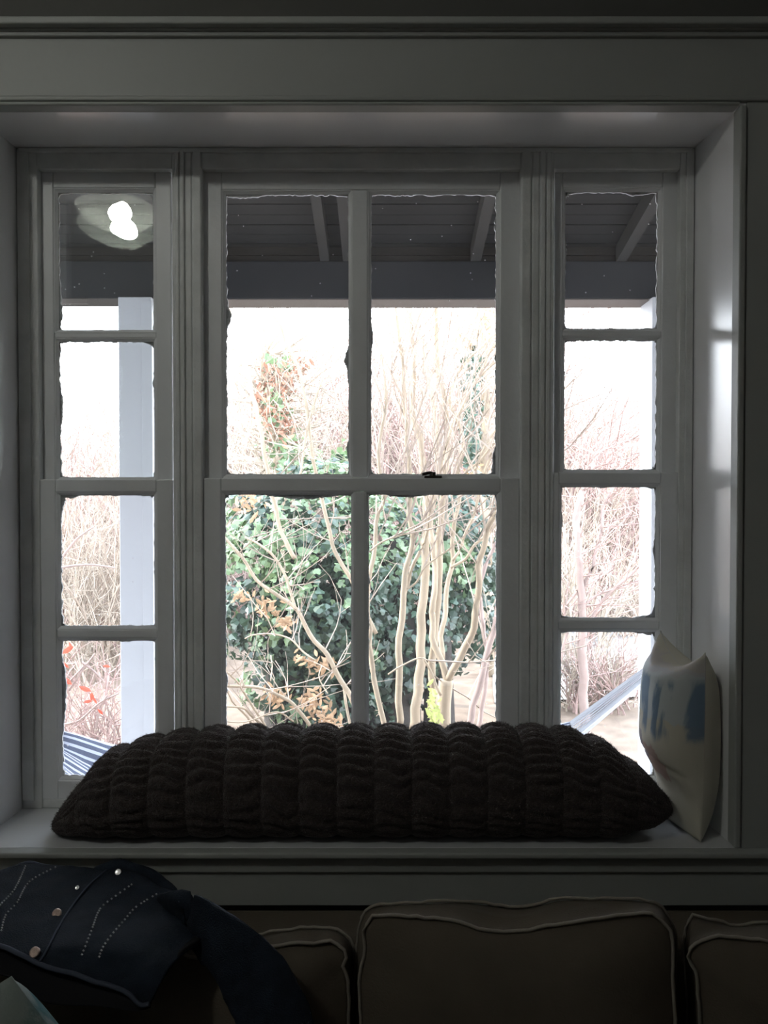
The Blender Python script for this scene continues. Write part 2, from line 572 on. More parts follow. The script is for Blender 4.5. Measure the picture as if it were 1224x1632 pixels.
YU, YL = YW + .028, YW + .008
win1 = empty('window_1', 'narrow left window with four stacked panes, a lamp mirrored in its top pane', None, kind='structure')
s1u = sash(win1, 'upper_sash', YU, 62, 275, 268, 783, [(88, 250)], [(299, 530), (538, 766)], seed=1)
sash(win1, 'lower_sash', YL, 63, 275, 764, 1274, [(88, 249)], [(784, 1004), (1017, 1244)], seed=2)
win2 = empty('window_2', 'wide middle window of four large panes with a sash lock', None, kind='structure')
sash(win2, 'upper_sash', YU, 323, 828, 271, 782, [(355, 561), (586, 796)], [(302, 761)], seed=3)
sash(win2, 'lower_sash', YL, 324, 828, 762, 1274, [(352, 565), (582, 798)], [(783, 1244)], seed=4)
win3 = empty('window_3', 'narrow right window with four stacked panes beside the cream pillow', None, kind='structure')
sash(win3, 'upper_sash', YU, 882, 1082, 266, 771, [(895, 1053)], [(298, 528), (536, 754)], seed=5)
sash(win3, 'lower_sash', YL, 882, 1081, 753, 1274, [(891, 1053)], [(771, 991), (1003, 1244)], seed=6)
# storm pane outside the left upper sash (gives the lamp's second image)
stp = box('storm_pane', wx(64, YU) - 0, wx(273, YU), -.0012, .0012, -.36, .36, M['storm'], win1)
stp.location = (0, YU + .050, (wz(268, YU) + wz(783, YU)) / 2)
stp.rotation_euler.x = math.radians(-0.62)
# sash lock on the middle meeting rail
lk = sub('sash_lock', win2)
cxl, czl, yl = wx(690, YL), wz(762, YL), YL + .012
box('lock_base', cxl - .020, cxl + .022, yl - .010, yl + .010, czl - .0005, czl + .006, M['lock'], lk, .002)
mb = MB()
mb.tube([(cxl, yl, czl + .005), (cxl, yl, czl + .015)], [.009, .0075], 12)
mb.build('lock_cam', M['lock'], lk)
mb = MB()
mb.tube(smooth_path([(cxl, yl - .002, czl + .012), (cxl - .010, yl - .005, czl + .013), (cxl - .022, yl - .007, czl + .010), (cxl - .026, yl - .007, czl + .009)]),
        [.004] * 9 + [.0035] * 3 + [.0055], 8)
mb.build('lock_lever', M['lock'], lk)

# ------------------------------------------------------------------ ceiling lamp (mirrored in the top left pane)
lx, ly = -1.225, 0.22
lamp = empty('ceiling_lamp', 'lit frosted glass bowl lamp hanging from the ceiling', 'lamp', (lx, ly, ROOMH))
def lathe(prof, n=40):
    v, f = [], []
    for r, z in prof:
        for k in range(n):
            a = 2 * math.pi * k / n
            v.append(Vector((r * math.cos(a), r * math.sin(a), z)))
    for i in range(len(prof) - 1):
        for k in range(n):
            f.append((i * n + k, i * n + (k + 1) % n, (i + 1) * n + (k + 1) % n, (i + 1) * n + k))
    return v, f
v, f = lathe([(.001, 0), (.065, 0), (.065, -.012), (.03, -.03), (.001, -.03)])
pyobj('ceiling_rose', v, f, M['brass'], lamp, True)
v, f = lathe([(.007, -.028), (.007, -.240)], 12)
pyobj('stem', v, f, M['brass'], lamp, True)
gm = bpy.data.materials.new('frosted lamp glass')
gm.use_nodes = True
n_, l_ = gm.node_tree.nodes, gm.node_tree.links
n_.clear()
o_ = n_.new('ShaderNodeOutputMaterial')
t_ = n_.new('ShaderNodeBsdfTransparent')
t_.inputs[0].default_value = (.92, .95, .90, 1)
d_ = n_.new('ShaderNodeBsdfTranslucent')
d_.inputs[0].default_value = (.85, .9, .8, 1)
x_ = n_.new('ShaderNodeMixShader')
x_.inputs[0].default_value = .20
l_.new(t_.outputs[0], x_.inputs[1])
l_.new(d_.outputs[0], x_.inputs[2])
l_.new(x_.outputs[0], o_.inputs[0])
v, f = lathe([(.195, -.200), (.185, -.225), (.15, -.262), (.10, -.290), (.05, -.303), (.004, -.306)])
pyobj('glass_bowl', v, f, gm, lamp, True)
v, f = lathe([(.004, -.305), (.012, -.309), (.010, -.322), (.001, -.328)], 16)
pyobj('finial', v, f, M['brass'], lamp, True)
em = bpy.data.materials.new('lit bulb')
em.use_nodes = True
n_, l_ = em.node_tree.nodes, em.node_tree.links
n_.clear()
o_ = n_.new('ShaderNodeOutputMaterial')
e_ = n_.new('ShaderNodeEmission')
e_.inputs[0].default_value = (1.0, 0.985, 0.94, 1)
e_.inputs[1].default_value = 190.0
l_.new(e_.outputs[0], o_.inputs[0])
v, f = lathe([(.001, -.180), (.02, -.182), (.035, -.190), (.05, -.208), (.055, -.228), (.05, -.250), (.035, -.268), (.015, -.277), (.001, -.279)], 24)
pyobj('bulb', v, f, em, lamp, True)

for ch in lamp.children:
    if ch.name.split('.')[0] in ('glass_bowl', 'finial', 'bulb'):
        ch.location.z = -.056

# ------------------------------------------------------------------ porch
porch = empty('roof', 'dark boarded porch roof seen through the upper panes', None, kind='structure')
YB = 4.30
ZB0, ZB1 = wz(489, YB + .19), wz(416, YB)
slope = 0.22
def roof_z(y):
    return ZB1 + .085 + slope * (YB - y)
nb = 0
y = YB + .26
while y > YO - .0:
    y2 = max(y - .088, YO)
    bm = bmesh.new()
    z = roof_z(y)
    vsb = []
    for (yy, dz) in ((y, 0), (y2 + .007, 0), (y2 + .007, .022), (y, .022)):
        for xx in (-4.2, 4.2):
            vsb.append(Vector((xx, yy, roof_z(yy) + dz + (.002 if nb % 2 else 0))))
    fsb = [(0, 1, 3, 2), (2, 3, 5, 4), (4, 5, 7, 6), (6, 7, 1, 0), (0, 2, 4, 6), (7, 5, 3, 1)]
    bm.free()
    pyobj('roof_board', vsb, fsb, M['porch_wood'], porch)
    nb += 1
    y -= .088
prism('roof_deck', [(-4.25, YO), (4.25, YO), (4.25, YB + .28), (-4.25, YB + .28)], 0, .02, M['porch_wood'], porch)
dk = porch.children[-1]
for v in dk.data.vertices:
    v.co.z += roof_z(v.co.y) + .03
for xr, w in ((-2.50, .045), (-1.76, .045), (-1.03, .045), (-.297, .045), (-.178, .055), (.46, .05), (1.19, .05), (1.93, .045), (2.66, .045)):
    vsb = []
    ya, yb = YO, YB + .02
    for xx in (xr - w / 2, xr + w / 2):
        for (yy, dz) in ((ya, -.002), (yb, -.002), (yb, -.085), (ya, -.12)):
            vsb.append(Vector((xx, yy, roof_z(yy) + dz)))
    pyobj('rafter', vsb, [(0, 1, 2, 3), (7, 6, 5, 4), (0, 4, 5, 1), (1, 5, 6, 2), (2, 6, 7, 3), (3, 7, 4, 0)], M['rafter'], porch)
# plate boards above the beam, beam, pale strip painting ground light on its underside
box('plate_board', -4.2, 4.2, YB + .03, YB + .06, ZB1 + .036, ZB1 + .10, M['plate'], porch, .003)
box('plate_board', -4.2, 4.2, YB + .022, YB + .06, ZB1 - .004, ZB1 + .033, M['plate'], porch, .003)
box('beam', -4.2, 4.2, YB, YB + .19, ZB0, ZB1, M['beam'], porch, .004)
box('beam_strip', -3.4, wx(143, YB), YB - .012, YB - .001, wz(485, YB), wz(477, YB), M['beam_strip'], porch, .002)
box('beam_strip', wx(330, YB), 4.2, YB + .002, YB + .188, ZB0 - .007, ZB0 - .0005, M['beam_strip'], porch, .002)
# columns
def column(name, px0, px1, label):
    a, b = wx(px0, 4.24), wx(px1, 4.24)
    t = empty(name, label, 'column', ((a + b) / 2, 4.36, -.12), kind='structure')
    w = (b - a) / 2
    box('shaft', -w, w, -.10, .10, .16, ZB0 + .119, M['column'], t, .004)
    box('plinth', -w - .018, w + .018, -.118, .118, 0, .16, M['column'], t, .006)
    box('corner_board', w * .42, w + .003, -.104, -.1005, .17, ZB0 + .10, M['column'], t, .001)
    return t
column('porch_column', 188, 241, 'white square porch column seen through the left window')
column('porch_column', 1040, 1093, 'white porch column mostly hidden behind the right window frame')
# porch floor
pf = empty('porch_floor', 'grey board floor of the porch', None, kind='structure')
pfm = None
for i in range(40):
    x = -4.0 + i * .2
    if pfm is None:
        o = box('floor_board', 0, .194, YO, YB + .35, -.15, -.12, M['porch_floor'], pf)
        pfm = o.data
    else:
        o = link_mesh('floor_board', pfm, None, pf)
    o.location.x = x
box('porch_base', -4.0, 4.0, YO, YB + .3, -.75, -.152, M['pole'], pf)

# hammock hanging across the porch
ham = empty('hammock', 'striped blue and white hammock slung low across the porch', 'hammock', (0, 3.3, 0))
HY = 3.3
hl = Vector((-1.78, HY + .25, 1.15))
hr = Vector((1.62, HY + .25, 1.33))
pA = P(105, 1218, HY)
pB = P(925, 1180, HY)
hm = bpy.data.materials.new('hammock stripes')
hm.use_nodes = True
n_, l_ = hm.node_tree.nodes, hm.node_tree.links
b_ = n_['Principled BSDF']
b_.inputs['Roughness'].default_value = .9
tc_ = n_.new('ShaderNodeUVMap')
sp_ = n_.new('ShaderNodeSeparateXYZ')
ma_ = n_.new('ShaderNodeMath')
ma_.operation = 'MULTIPLY'
ma_.inputs[1].default_value = 13.0
fr_ = n_.new('ShaderNodeMath')
fr_.operation = 'FRACT'
rp_ = n_.new('ShaderNodeValToRGB')
rp_.color_ramp.interpolation = 'CONSTANT'
rp_.color_ramp.elements[0].color = (.06, .075, .125, 1)
rp_.color_ramp.elements[1].position = .62
rp_.color_ramp.elements[1].color = (.42, .45, .54, 1)
l_.new(tc_.outputs[0], sp_.inputs[0])
l_.new(sp_.outputs['X'], ma_.inputs[0])
l_.new(ma_.outputs[0], fr_.inputs[0])
l_.new(fr_.outputs[0], rp_.inputs[0])
l_.new(rp_.outputs[0], b_.inputs['Base Color'])
NU, NV = 40, 26
v, f, uv = [], [], []
xa, xb = -1.30, 0.74
for i in range(NU + 1):
    s = i / NU
    x = xa + (xb - xa) * s
    zc = .63 - .36 * (1 - (2 * s - 1) ** 2) ** .9 + (.04 * s)
    spread = .10 + .42 * math.sin(math.pi * s) ** .6
    for j in range(NV + 1):
        q = 2 * j / NV - 1
        v.append(Vector((x, .0 + spread * q * .8, zc + .16 * q * q * (.3 + .7 * math.sin(math.pi * s)) + .008 * math.sin(9 * q + 20 * s))))
for i in range(NU):
    for j in range(NV):
        a = i * (NV + 1) + j
        f.append((a, a + 1, a + NV + 2, a + NV + 1))
cl = pyobj('cloth', v, f, hm, ham, True)
uvl = cl.data.uv_layers.new(name='UVMap')
for li, lp in enumerate(cl.data.loops):
    vi = lp.vertex_index
    uvl.data[li].uv = ((vi % (NV + 1)) / NV, (vi // (NV + 1)) / NU)
so = cl.modifiers.new('thickness', 'SOLIDIFY')
so.thickness = .004
off = Vector((0, HY, 0))
for end, hook, row in (('l', hl, 0), ('r', hr, NU)):
    for j in range(0, NV + 1):
        p0 = v[row * (NV + 1) + j]
        p1 = hook - off
        mid = p0.lerp(p1, .5) + Vector((0, 0, -.02))
        mb = MB()
        mb.tube([p0, mid, p1], [.0032, .0028, .0025], 5)
        mb.build('cord', M['cord'], ham)
for hook, ang in ((hl, -1), (hr, 1)):
    mb = MB()
    mb.tube([hook - off + Vector((.03 * math.cos(t), 0, .03 * math.sin(t))) for t in [i * math.pi / 8 for i in range(17)]], .005, 6)
    mb.build('ring', M['steel'], ham)
    mb = MB()
    colx = wx(188, 4.24) if ang < 0 else wx(1093, 4.24)
    mb.tube([hook - off + Vector((ang * .03, 0, 0)), Vector((ang * 2.35, .62, 1.62))], .007, 6)
    mb.build('rope', M['cord'], ham)
for ang, lab in ((-1, 'plain white porch post at the left end of the hammock'), (1, 'plain white porch post at the right end of the hammock')):
    t = empty('porch_post', lab, 'post', (ang * 2.40, HY + .66, -.12), kind='structure')
    box('shaft', -.05, .05, -.05, .05, 0, roof_z(HY + .66) + .118, M['column'], t, .004)

# ------------------------------------------------------------------ ground
v, f = [], []
GX, GY = 60, 60
def ground_z(x, y):
    return -.62 + max(0, y - 9) * .045 + max(0, y - 20) * .03 + .10 * noise.noise(Vector((x * .4, y * .4, 1)))
for i in range(GX + 1):
    for j in range(GY + 1):
        x = -24 + 48 * i / GX
        y = YO + 48 * (j / GY) ** 1.6
        v.append(Vector((x, y, ground_z(x, y))))
for i in range(GX):
    for j in range(GY):
        a = i * (GY + 1) + j
        f.append((a, a + GY + 1, a + GY + 2, a + 1))
pyobj('ground', v, f, M['ground'], None, True)['kind'] = 'structure'
v, f = [], []
for i in range(31):
    t = i / 30
    cx, cy = 2.4 + 1.0 * t + 2.2 * t * t, 9.2 + 9 * t
    for s in (-1, 1):
        for dz in (.03, -.1):
            v.append(Vector((cx + s * (1.2 + .3 * t), cy, ground_z(cx + s * (1.2 + .3 * t), cy) + .0 + dz)))
for i in range(30):
    a = i * 4
    f += [(a, a + 2, a + 6, a + 4), (a + 1, a + 5, a + 7, a + 3), (a, a + 4, a + 5, a + 1), (a + 2, a + 3, a + 7, a + 6)]
pyobj('path', v, f, M['drive'])['kind'] = 'structure'


# ------------------------------------------------------------------ plants
def gz(x, y):
    return ground_z(x, y) - .03


def leaf_verts(c, nrm, size, rr, lobed=True):
    nrm = nrm.normalized()
    u = nrm.cross(Vector((rr.uniform(-1, 1), rr.uniform(-1, 1), rr.uniform(-1, 1)))).normalized()
    w = nrm.cross(u)
    if lobed:
        sh = [(0, -.5), (.42, -.38), (.5, .02), (.22, .14), (0, .62), (-.22, .14), (-.5, .02), (-.42, -.38)]
    else:
        sh = [(0, -.6), (.22, -.2), (.2, .25), (0, .65), (-.2, .25), (-.22, -.2)]
    return [c + u * (a * size) + w * (b * size) + nrm * (-.25 * abs(a) * size) for a, b in sh]


def add_leaf(mb, c, nrm, size, rr, lobed=True):
    vv = leaf_verts(c, nrm, size, rr, lobed)
    b0 = len(mb.v)
    mb.v += vv
    k = len(vv)
    h = k // 2
    mb.f.append(tuple(b0 + i for i in range(0, h + 1)))
    mb.f.append((b0,) + tuple(b0 + i for i in range(h, k)))


def leaf_mesh(name, m, lobed=True):
    mb = MB()
    add_leaf(mb, Vector((0, 0, 0)), Vector((0, 0, 1)), 1.0, random.Random(3), lobed)
    me = bpy.data.meshes.new(name)
    me.from_pydata([tuple(q) for q in mb.v], [], mb.f)
    me.materials.append(m)
    return me


def put_leaf(me, parent, c, nrm, size, rr, name='leaf'):
    o = bpy.data.objects.new(name, me)
    q = nrm.to_track_quat('Z', 'Y')
    o.rotation_euler = (q.to_matrix() @ Matrix.Rotation(rr.uniform(0, 6.28), 3, 'Z')).to_euler()
    o.scale = (size,) * 3
    o.location = c
    C.objects.link(o)
    o.parent = parent
    return o


def px_stem(mb, pts, Y, r0, r1, sides=7, wob=.0, rr=R, yspread=0):
    pp = [P(a, b, Y + yspread * i / max(1, len(pts) - 1)) for i, (a, b) in enumerate(pts)]
    pp = smooth_path(pp, 4)
    n = len(pp)
    rad = [r0 + (r1 - r0) * i / (n - 1) for i in range(n)]
    pp = [p + Vector((noise.noise(p * 6), noise.noise(p * 6 + Vector((9, 9, 9))), 0)) * wob for p in pp]
    mb.tube(pp, rad, sides)
    return pp


def grow(mb, p, d, L, r, depth, rr, up=.25, ang=.55, segs=4, sides=3, kids=(2, 3), shrink=.68):
    pts, rad = [p], [r]
    for i in range(segs):
        d = (d + Vector((rr.gauss(0, .16), rr.gauss(0, .16), rr.gauss(0, .10) + up * .25))).normalized()
        p = p + d * (L / segs)
        pts.append(p)
        rad.append(max(.0018, r * (1 - .5 * (i + 1) / segs)))
    mb.tube(pts, rad, sides, cap=False)
    if depth <= 0:
        return
    for _ in range(rr.randint(*kids)):
        k = rr.randint(1, segs)
        dd = (d + Vector((rr.gauss(0, ang), rr.gauss(0, ang), rr.gauss(0, ang) + up))).normalized()
        grow(mb, pts[k], dd, L * shrink * rr.uniform(.7, 1.2), rad[k] * .7, depth - 1, rr, up, ang, max(2, segs - 1), sides, kids, shrink)


# --- multi-stemmed crape myrtle in front of the middle window
CY = 6.0
myr = empty('bare_tree', 'bare multi-stemmed tree with pale forked trunk outside the middle window', 'tree', (P(707, 1160, CY).x, CY, gz(.4, CY)))
def tstem(parent, pts, Y, r0, r1, m=None, base=True, ysp=0.0, wob=.026):
    pts = list(pts)
    r0, r1 = r0 * .82, r1 * 1.15
    mb = MB()
    pp = px_stem(mb, pts, Y, r0, r1, 8, wob, yspread=ysp)
    if base:      # run the foot down into the ground
        foot = pp[0]
        mb.tube([Vector((foot.x, foot.y, gz(foot.x, foot.y) - .05)), foot], [r0 * 1.25, r0], 8)
    inv = Vector(parent.location)
    mb.v = [q - inv for q in mb.v]
    mb.build('stem', m or M['bark'], parent, True)
    return pp
stems = []
stems.append(tstem(myr, [(709, 1168), (708, 1120), (711, 1084)], CY, .052, .046, wob=0))
stems.append(tstem(myr, [(711, 1086), (697, 1040), (689, 990), (692, 930), (690, 880), (686, 832), (690, 800), (695, 755), (697, 700), (690, 640), (680, 590), (672, 535), (648, 488)], CY, .030, .009, base=False, ysp=.5))
stems.append(tstem(myr, [(711, 1086), (741, 1035), (756, 990), (764, 940), (766, 890), (780, 845), (796, 812), (815, 770), (830, 700)], CY, .034, .012, base=False, ysp=-.5))
stems.append(tstem(myr, [(703, 1050), (706, 1000), (713, 950), (720, 905), (722, 850), (728, 800), (735, 740), (738, 690), (716, 640), (728, 600), (760, 560), (790, 530)], CY + .15, .024, .008, base=False, ysp=.5))
stems.append(tstem(myr, [(634, 1165), (637, 1060), (640, 985), (642, 955), (650, 905), (656, 860), (651, 810), (655, 760), (648, 700), (646, 640), (640, 570), (632, 500), (628, 470)], CY - .2, .030, .008))
stems.append(tstem(myr, [(642, 958), (655, 905), (672, 872), (684, 840), (690, 800), (702, 750), (716, 690), (740, 640), (775, 590), (790, 575)], CY - .1, .017, .007, base=False))
stems.append(tstem(myr, [(612, 1168), (602, 1110), (592, 1050), (588, 960), (587, 920), (600, 880), (603, 820), (612, 780), (604, 720), (616, 640), (607, 560)], CY - .3, .024, .008))
stems.append(tstem(myr, [(658, 1165), (668, 1080), (672, 980), (680, 870), (678, 790), (671, 720), (658, 660), (660, 590), (655, 490)], CY + .5, .048, .016))
stems.append(tstem(myr, [(694, 1165), (690, 1080), (697, 980), (700, 880), (706, 790), (716, 700), (706, 640), (697, 560), (695, 480)], CY + .6, .040, .014, M['bark']))
stems.append(tstem(myr, [(745, 1165), (768, 1075), (786, 1010), (796, 950), (812, 880)], CY - .2, .030, .016, M['bark_pink']))
stems.append(tstem(myr, [(760, 1165), (778, 1080), (774, 1010), (766, 960), (776, 900), (800, 850)], CY + .3, .022, .012, M['bark_pink']))
stems.append(tstem(myr, [(720, 905), (739, 890), (756, 868), (773, 855), (795, 832), (812, 815)], CY + .2, .013, .008, base=False))
stems.append(tstem(myr, [(722, 893), (739, 863), (750, 838), (757, 815), (766, 788), (776, 735), (800, 690)], CY + .1, .013, .007, base=False))
stems.append(tstem(myr, [(616, 1075), (640, 1062), (668, 1049), (690, 1058)], CY - .4, .007, .004, base=False))
stems.append(tstem(myr, [(674, 1048), (690, 1075), (703, 1108)], CY - .1, .010, .009, base=False))
stems.append(tstem(myr, [(642, 943), (662, 930), (678, 905), (700, 885), (714, 874)], CY - .2, .009, .005, base=False))
stems.append(tstem(myr, [(595, 878), (612, 862), (640, 852), (652, 850)], CY - .35, .008, .005, base=False))
stems.append(tstem(myr, [(742, 640), (760, 606), (775, 570), (792, 540), (815, 500)], CY + .3, .010, .006, base=False))
stems.append(tstem(myr, [(755, 750), (770, 720), (790, 690), (815, 660)], CY - .2, .011, .007, base=False))
stems.append(tstem(myr, [(735, 760), (762, 735), (790, 705), (830, 670)], CY - .1, .010, .007, base=False))
mb = MB()
rr = random.Random(21)
for pp in stems:
    n = len(pp)
    for k in range(max(4, n // 3), n, 2):
        p = pp[k]
        if p.z < 1.2:
            if rr.random() < .75:
                continue
        d = (pp[k] - pp[k - 1]).normalized() + Vector((rr.gauss(0, .6), rr.gauss(0, .5), .25))
        grow(mb, p, d.normalized(), rr.uniform(.5, 1.1), .007, 2, rr, .35, .5, 4, 3, (1, 3))
inv = Vector(myr.location)
mb.v = [q - inv for q in mb.v]
tw = mb.build('twigs', M['twig_tan'], myr)
tw['kind'] = 'stuff'

# --- leaning branches in front of the ivy (left lower pane)
LY = 6.5
lean = empty('leaning_shrub', 'pale leaning branches crossing in front of the dark ivy', 'shrub', (P(575, 1165, LY).x, LY, gz(-.2, LY)))
lst = [
    ([(585, 1185), (566, 1125), (543, 1084), (521, 1044), (502, 1022), (487, 998), (472, 971), (436, 944), (409, 924), (387, 890), (357, 857), (325, 835)], .026, .009, True),
    ([(472, 972), (462, 940), (455, 919), (438, 888), (413, 868), (392, 856)], .016, .007, False),
    ([(600, 1010), (575, 960), (558, 924), (538, 888), (526, 853), (518, 815), (508, 775), (497, 720), (491, 672), (479, 600), (455, 540), (432, 490)], .020, .012, False),
    ([(502, 1052), (480, 1037), (468, 1022), (455, 1015), (431, 1010), (404, 1012), (390, 1018)], .009, .005, False),
    ([(470, 890), (455, 863), (445, 838), (433, 790), (428, 758), (419, 711), (408, 650), (388, 560), (369, 495), (360, 470)], .020, .014, False),
    ([(560, 1170), (552, 1120), (546, 1090), (530, 1062)], .014, .009, True),
    ([(432, 1085), (434, 1062), (431, 1045)], .006, .004, False),
    ([(523, 1105), (514, 1090), (508, 1076), (512, 1062)], .006, .004, False),
    ([(480, 790), (478, 760), (486, 700), (500, 640), (520, 585)], .012, .006, False),
]
lst += [
    ([(335, 1090), (355, 1093), (400, 1095), (433, 1103), (467, 1123), (492, 1152), (505, 1180)], .011, .014, False),
    ([(345, 1052), (375, 1085), (392, 1110), (420, 1152), (430, 1180)], .008, .010, False),
    ([(340, 1126), (385, 1128), (400, 1140), (432, 1168)], .008, .010, False),
    ([(350, 1078), (372, 1118), (398, 1150), (402, 1180)], .006, .009, False),
    ([(355, 1150), (392, 1150), (440, 1135), (470, 1150)], .006, .006, False),
]
lp = []
for pts, a, b, base in lst:
    lp.append(tstem(lean, pts, LY, a, b, base=base, wob=.015, ysp=.25))
rr = random.Random(5)
mb = MB()
for pp in lp:
    for k in range(3, len(pp), 2):
        if rr.random() < .65:
            d = Vector((rr.gauss(0, .7), rr.gauss(0, .5), rr.uniform(.0, .9))).normalized()
            grow(mb, pp[k], d, rr.uniform(.25, .6), .0055, 1, rr, .2, .6, 4, 3, (1, 3))
inv = Vector(lean.location)
mb.v = [q - inv for q in mb.v]
mb.build('twigs', M['twig_tan'], lean)['kind'] = 'stuff'

# --- ivy mound
rr = random.Random(11)
IY = 8.0
ivy = empty('ivy_mound', 'big dark green ivy mass covering a stump outside the middle window', 'ivy', (P(500, 1000, IY).x, IY, gz(-.6, IY)))
inv = Vector(ivy.location)
blobs = [  # px, py, rx px, ry px, depth offset
    (470, 860, 120, 95, 0.0), (420, 930, 95, 120, .1), (520, 960, 110, 120, -.1), (590, 900, 90, 130, .2),
    (640, 980, 90, 130, .3), (470, 1010, 90, 75, -.1), (560, 1040, 90, 80, .1), (690, 890, 90, 130, .7),
    (750, 860, 70, 110, .9), (600, 1060, 100, 70, .3), (500, 790, 80, 60, .2), (735, 960, 70, 110, .9),
    (440, 1090, 60, 48, .1), (530, 1110, 75, 60, .0), (490, 1140, 60, 40, .1), (610, 1120, 70, 50, .4), (540, 770, 55, 45, .4), (395, 830, 55, 70, .3), (660, 820, 70, 70, .8), (385, 990, 40, 60, .0),
]
me_leaf = leaf_mesh('ivy_leaf_mesh', M['ivy'])
me_leaf2 = leaf_mesh('ivy_leaf_light_mesh', M['ivy_light'])
big, dark, light = [], MB(), MB()
nsing = 0
for bi, (px, py, rx, ry, dy) in enumerate(blobs):
    c = P(px, py, IY + dy)
    ax = rx / F * (IY + dy)
    az = ry / F * (IY + dy)
    ay = (ax + az) * .42
    cnt = int(1000 * ax * az / .45)
    for _ in range(cnt):
        u = Vector((rr.gauss(0, 1), rr.gauss(0, 1), rr.gauss(0, 1))).normalized()
        if u.y > .5:
            continue
        lump = 1 + .16 * noise.noise(Vector((u.x * 2.4 + bi * 3, u.y * 2.4, u.z * 2.4)))
        rad = lump * rr.uniform(.72, 1.05)
        p = c + Vector((u.x * ax, u.y * ay, u.z * az)) * rad
        nrm = (u + Vector((rr.gauss(0, .5), rr.gauss(0, .5) - .3, rr.gauss(0, .4) + .5))).normalized()
        size = rr.uniform(.05, .095)
        suntoned = noise.noise(p * 1.6 + Vector((4, 0, 2))) + .35 * u.z - .25 * u.x > .22  # random tone plus sunlight painted on upper and left-hand leaves
        if rad > .98 and u.y < -.25 and nsing < 285 and rr.random() < .12:
            put_leaf(me_leaf2 if suntoned else me_leaf, ivy, p - inv, nrm, size * 1.15, rr)
            nsing += 1
        else:
            add_leaf(light if suntoned else dark, p - inv, nrm, size, rr)
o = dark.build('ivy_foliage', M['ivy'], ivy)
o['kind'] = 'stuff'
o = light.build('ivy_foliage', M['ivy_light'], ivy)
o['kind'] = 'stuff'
o['label'] = 'paler ivy leaves with sunlight painted into their colour'
mb = MB()     # dark stump inside the ivy
for (px, r0) in ((500, .30), (560, .24), (450, .18), (640, .20), (700, .16)):
    a = P(px, 1150, IY + .3)
    b = P(px - 20, 860, IY + .3)
    mb.tube([Vector((a.x, a.y, gz(a.x, a.y))) - inv, a - inv, a.lerp(b, .5) + Vector((.05, 0, 0)) - inv, b - inv], [r0 * 1.3, r0, r0 * .8, r0 * .45], 10)
mb.build('stump', M['bark_dark'], ivy, True)
# dry leaf tufts on the mound
mb = MB()
for (px, py, sp, k) in ((425, 968, 20, 34), (455, 990, 16, 30), (510, 1060, 22, 44), (480, 1050, 14, 18), (500, 1120, 26, 60), (440, 1110, 22, 40), (520, 1150, 26, 50), (385, 950, 14, 20), (405, 800, 30, 40)):
    for _ in range(k):
        p = P(px + rr.gauss(0, sp * .5), py + rr.gauss(0, sp * .4), IY - .75 + rr.uniform(-.1, .1))
        add_leaf(mb, p - inv, Vector((rr.gauss(0, .6), -1, rr.gauss(.3, .6))), rr.uniform(.04, .075), rr, False)
mb.build('dry_leaves', M['dry_leaf'], ivy)['kind'] = 'stuff'

# --- dead vine and ivy on a trunk, upper left of the middle window
def vine_tree(name, label, pts, Y, r0, r1, blobs_, m_leaf, per, m_bark, twigs=60, twm='twig_tan', seed=3):
    rr = random.Random(seed)
    a = P(pts[0][0], pts[0][1], Y)
    t = empty(name, label, 'tree', (a.x, a.y, gz(a.x, a.y)))
    inv = Vector(t.location)
    mb = MB()
    pp = px_stem(mb, pts, Y, r0, r1, 8, .02)
    mb.tube([Vector((pp[0].x, pp[0].y, gz(pp[0].x, pp[0].y) - .05)), pp[0]], [r0 * 1.2, r0], 8)
    mb.v = [q - inv for q in mb.v]
    mb.build('trunk', m_bark, t, True)
    for (ml, bl, dens) in zip(m_leaf, blobs_, per):
        mb = MB()
        for (px, py, rx, ry) in bl:
            for _ in range(int(dens * rx * ry / 1000)):
                p = P(px + rr.gauss(0, rx * .5), py + rr.gauss(0, ry * .5), Y + rr.gauss(0, .25)) - inv
                add_leaf(mb, p, Vector((rr.gauss(0, .7), -.7, rr.gauss(.4, .5))), rr.uniform(.055, .10), rr, ml.startswith('ivy'))
        o = mb.build('foliage', M[ml], t)
        o['kind'] = 'stuff'
    mb = MB()
    for _ in range(twigs):
        k = rr.randrange(len(pp) // 4, len(pp))
        d = Vector((rr.gauss(0, .8), rr.gauss(0, .5), rr.uniform(-.2, .9))).normalized()
        grow(mb, pp[k], d, rr.uniform(.4, .9), .013, 2, rr, .1, .7, 4, 3, (1, 3))
    mb.v = [q - inv for q in mb.v]
    mb.build('twigs', M[twm], t)['kind'] = 'stuff'
    return t

vine_tree('vine_tree', 'leaning trunk wrapped in rusty dead vines above the ivy', [(455, 900), (450, 800), (440, 720), (425, 640), (420, 570)], 9.5, .07, .03,
          [[(440, 600, 30, 26), (430, 640, 28, 30), (450, 680, 22, 30), (470, 585, 20, 14)], [(455, 720, 30, 34), (440, 650, 22, 40), (545, 730, 16, 22), (500, 745, 40, 16), (450, 580, 26, 14)]],
          ['rust_leaf', 'ivy_light'], [190, 130], M['bark'], 170, 'twig_cream', 31)
vine_tree('ivy_clad_tree', 'tree trunk clad in green ivy at the right of the middle window', [(776, 900), (774, 760), (776, 650), (770, 560), (764, 440)], 10.4, .075, .05,
          [[(752, 640, 16, 70), (746, 690, 14, 36), (758, 590, 16, 24), (752, 720, 14, 30)], [(780, 520, 18, 40), (770, 500, 22, 18), (745, 545, 24, 20), (755, 745, 26, 20)]],
          ['ivy', 'dry_leaf'], [170, 55], M['bark'], 50, 'twig_tan', 32)

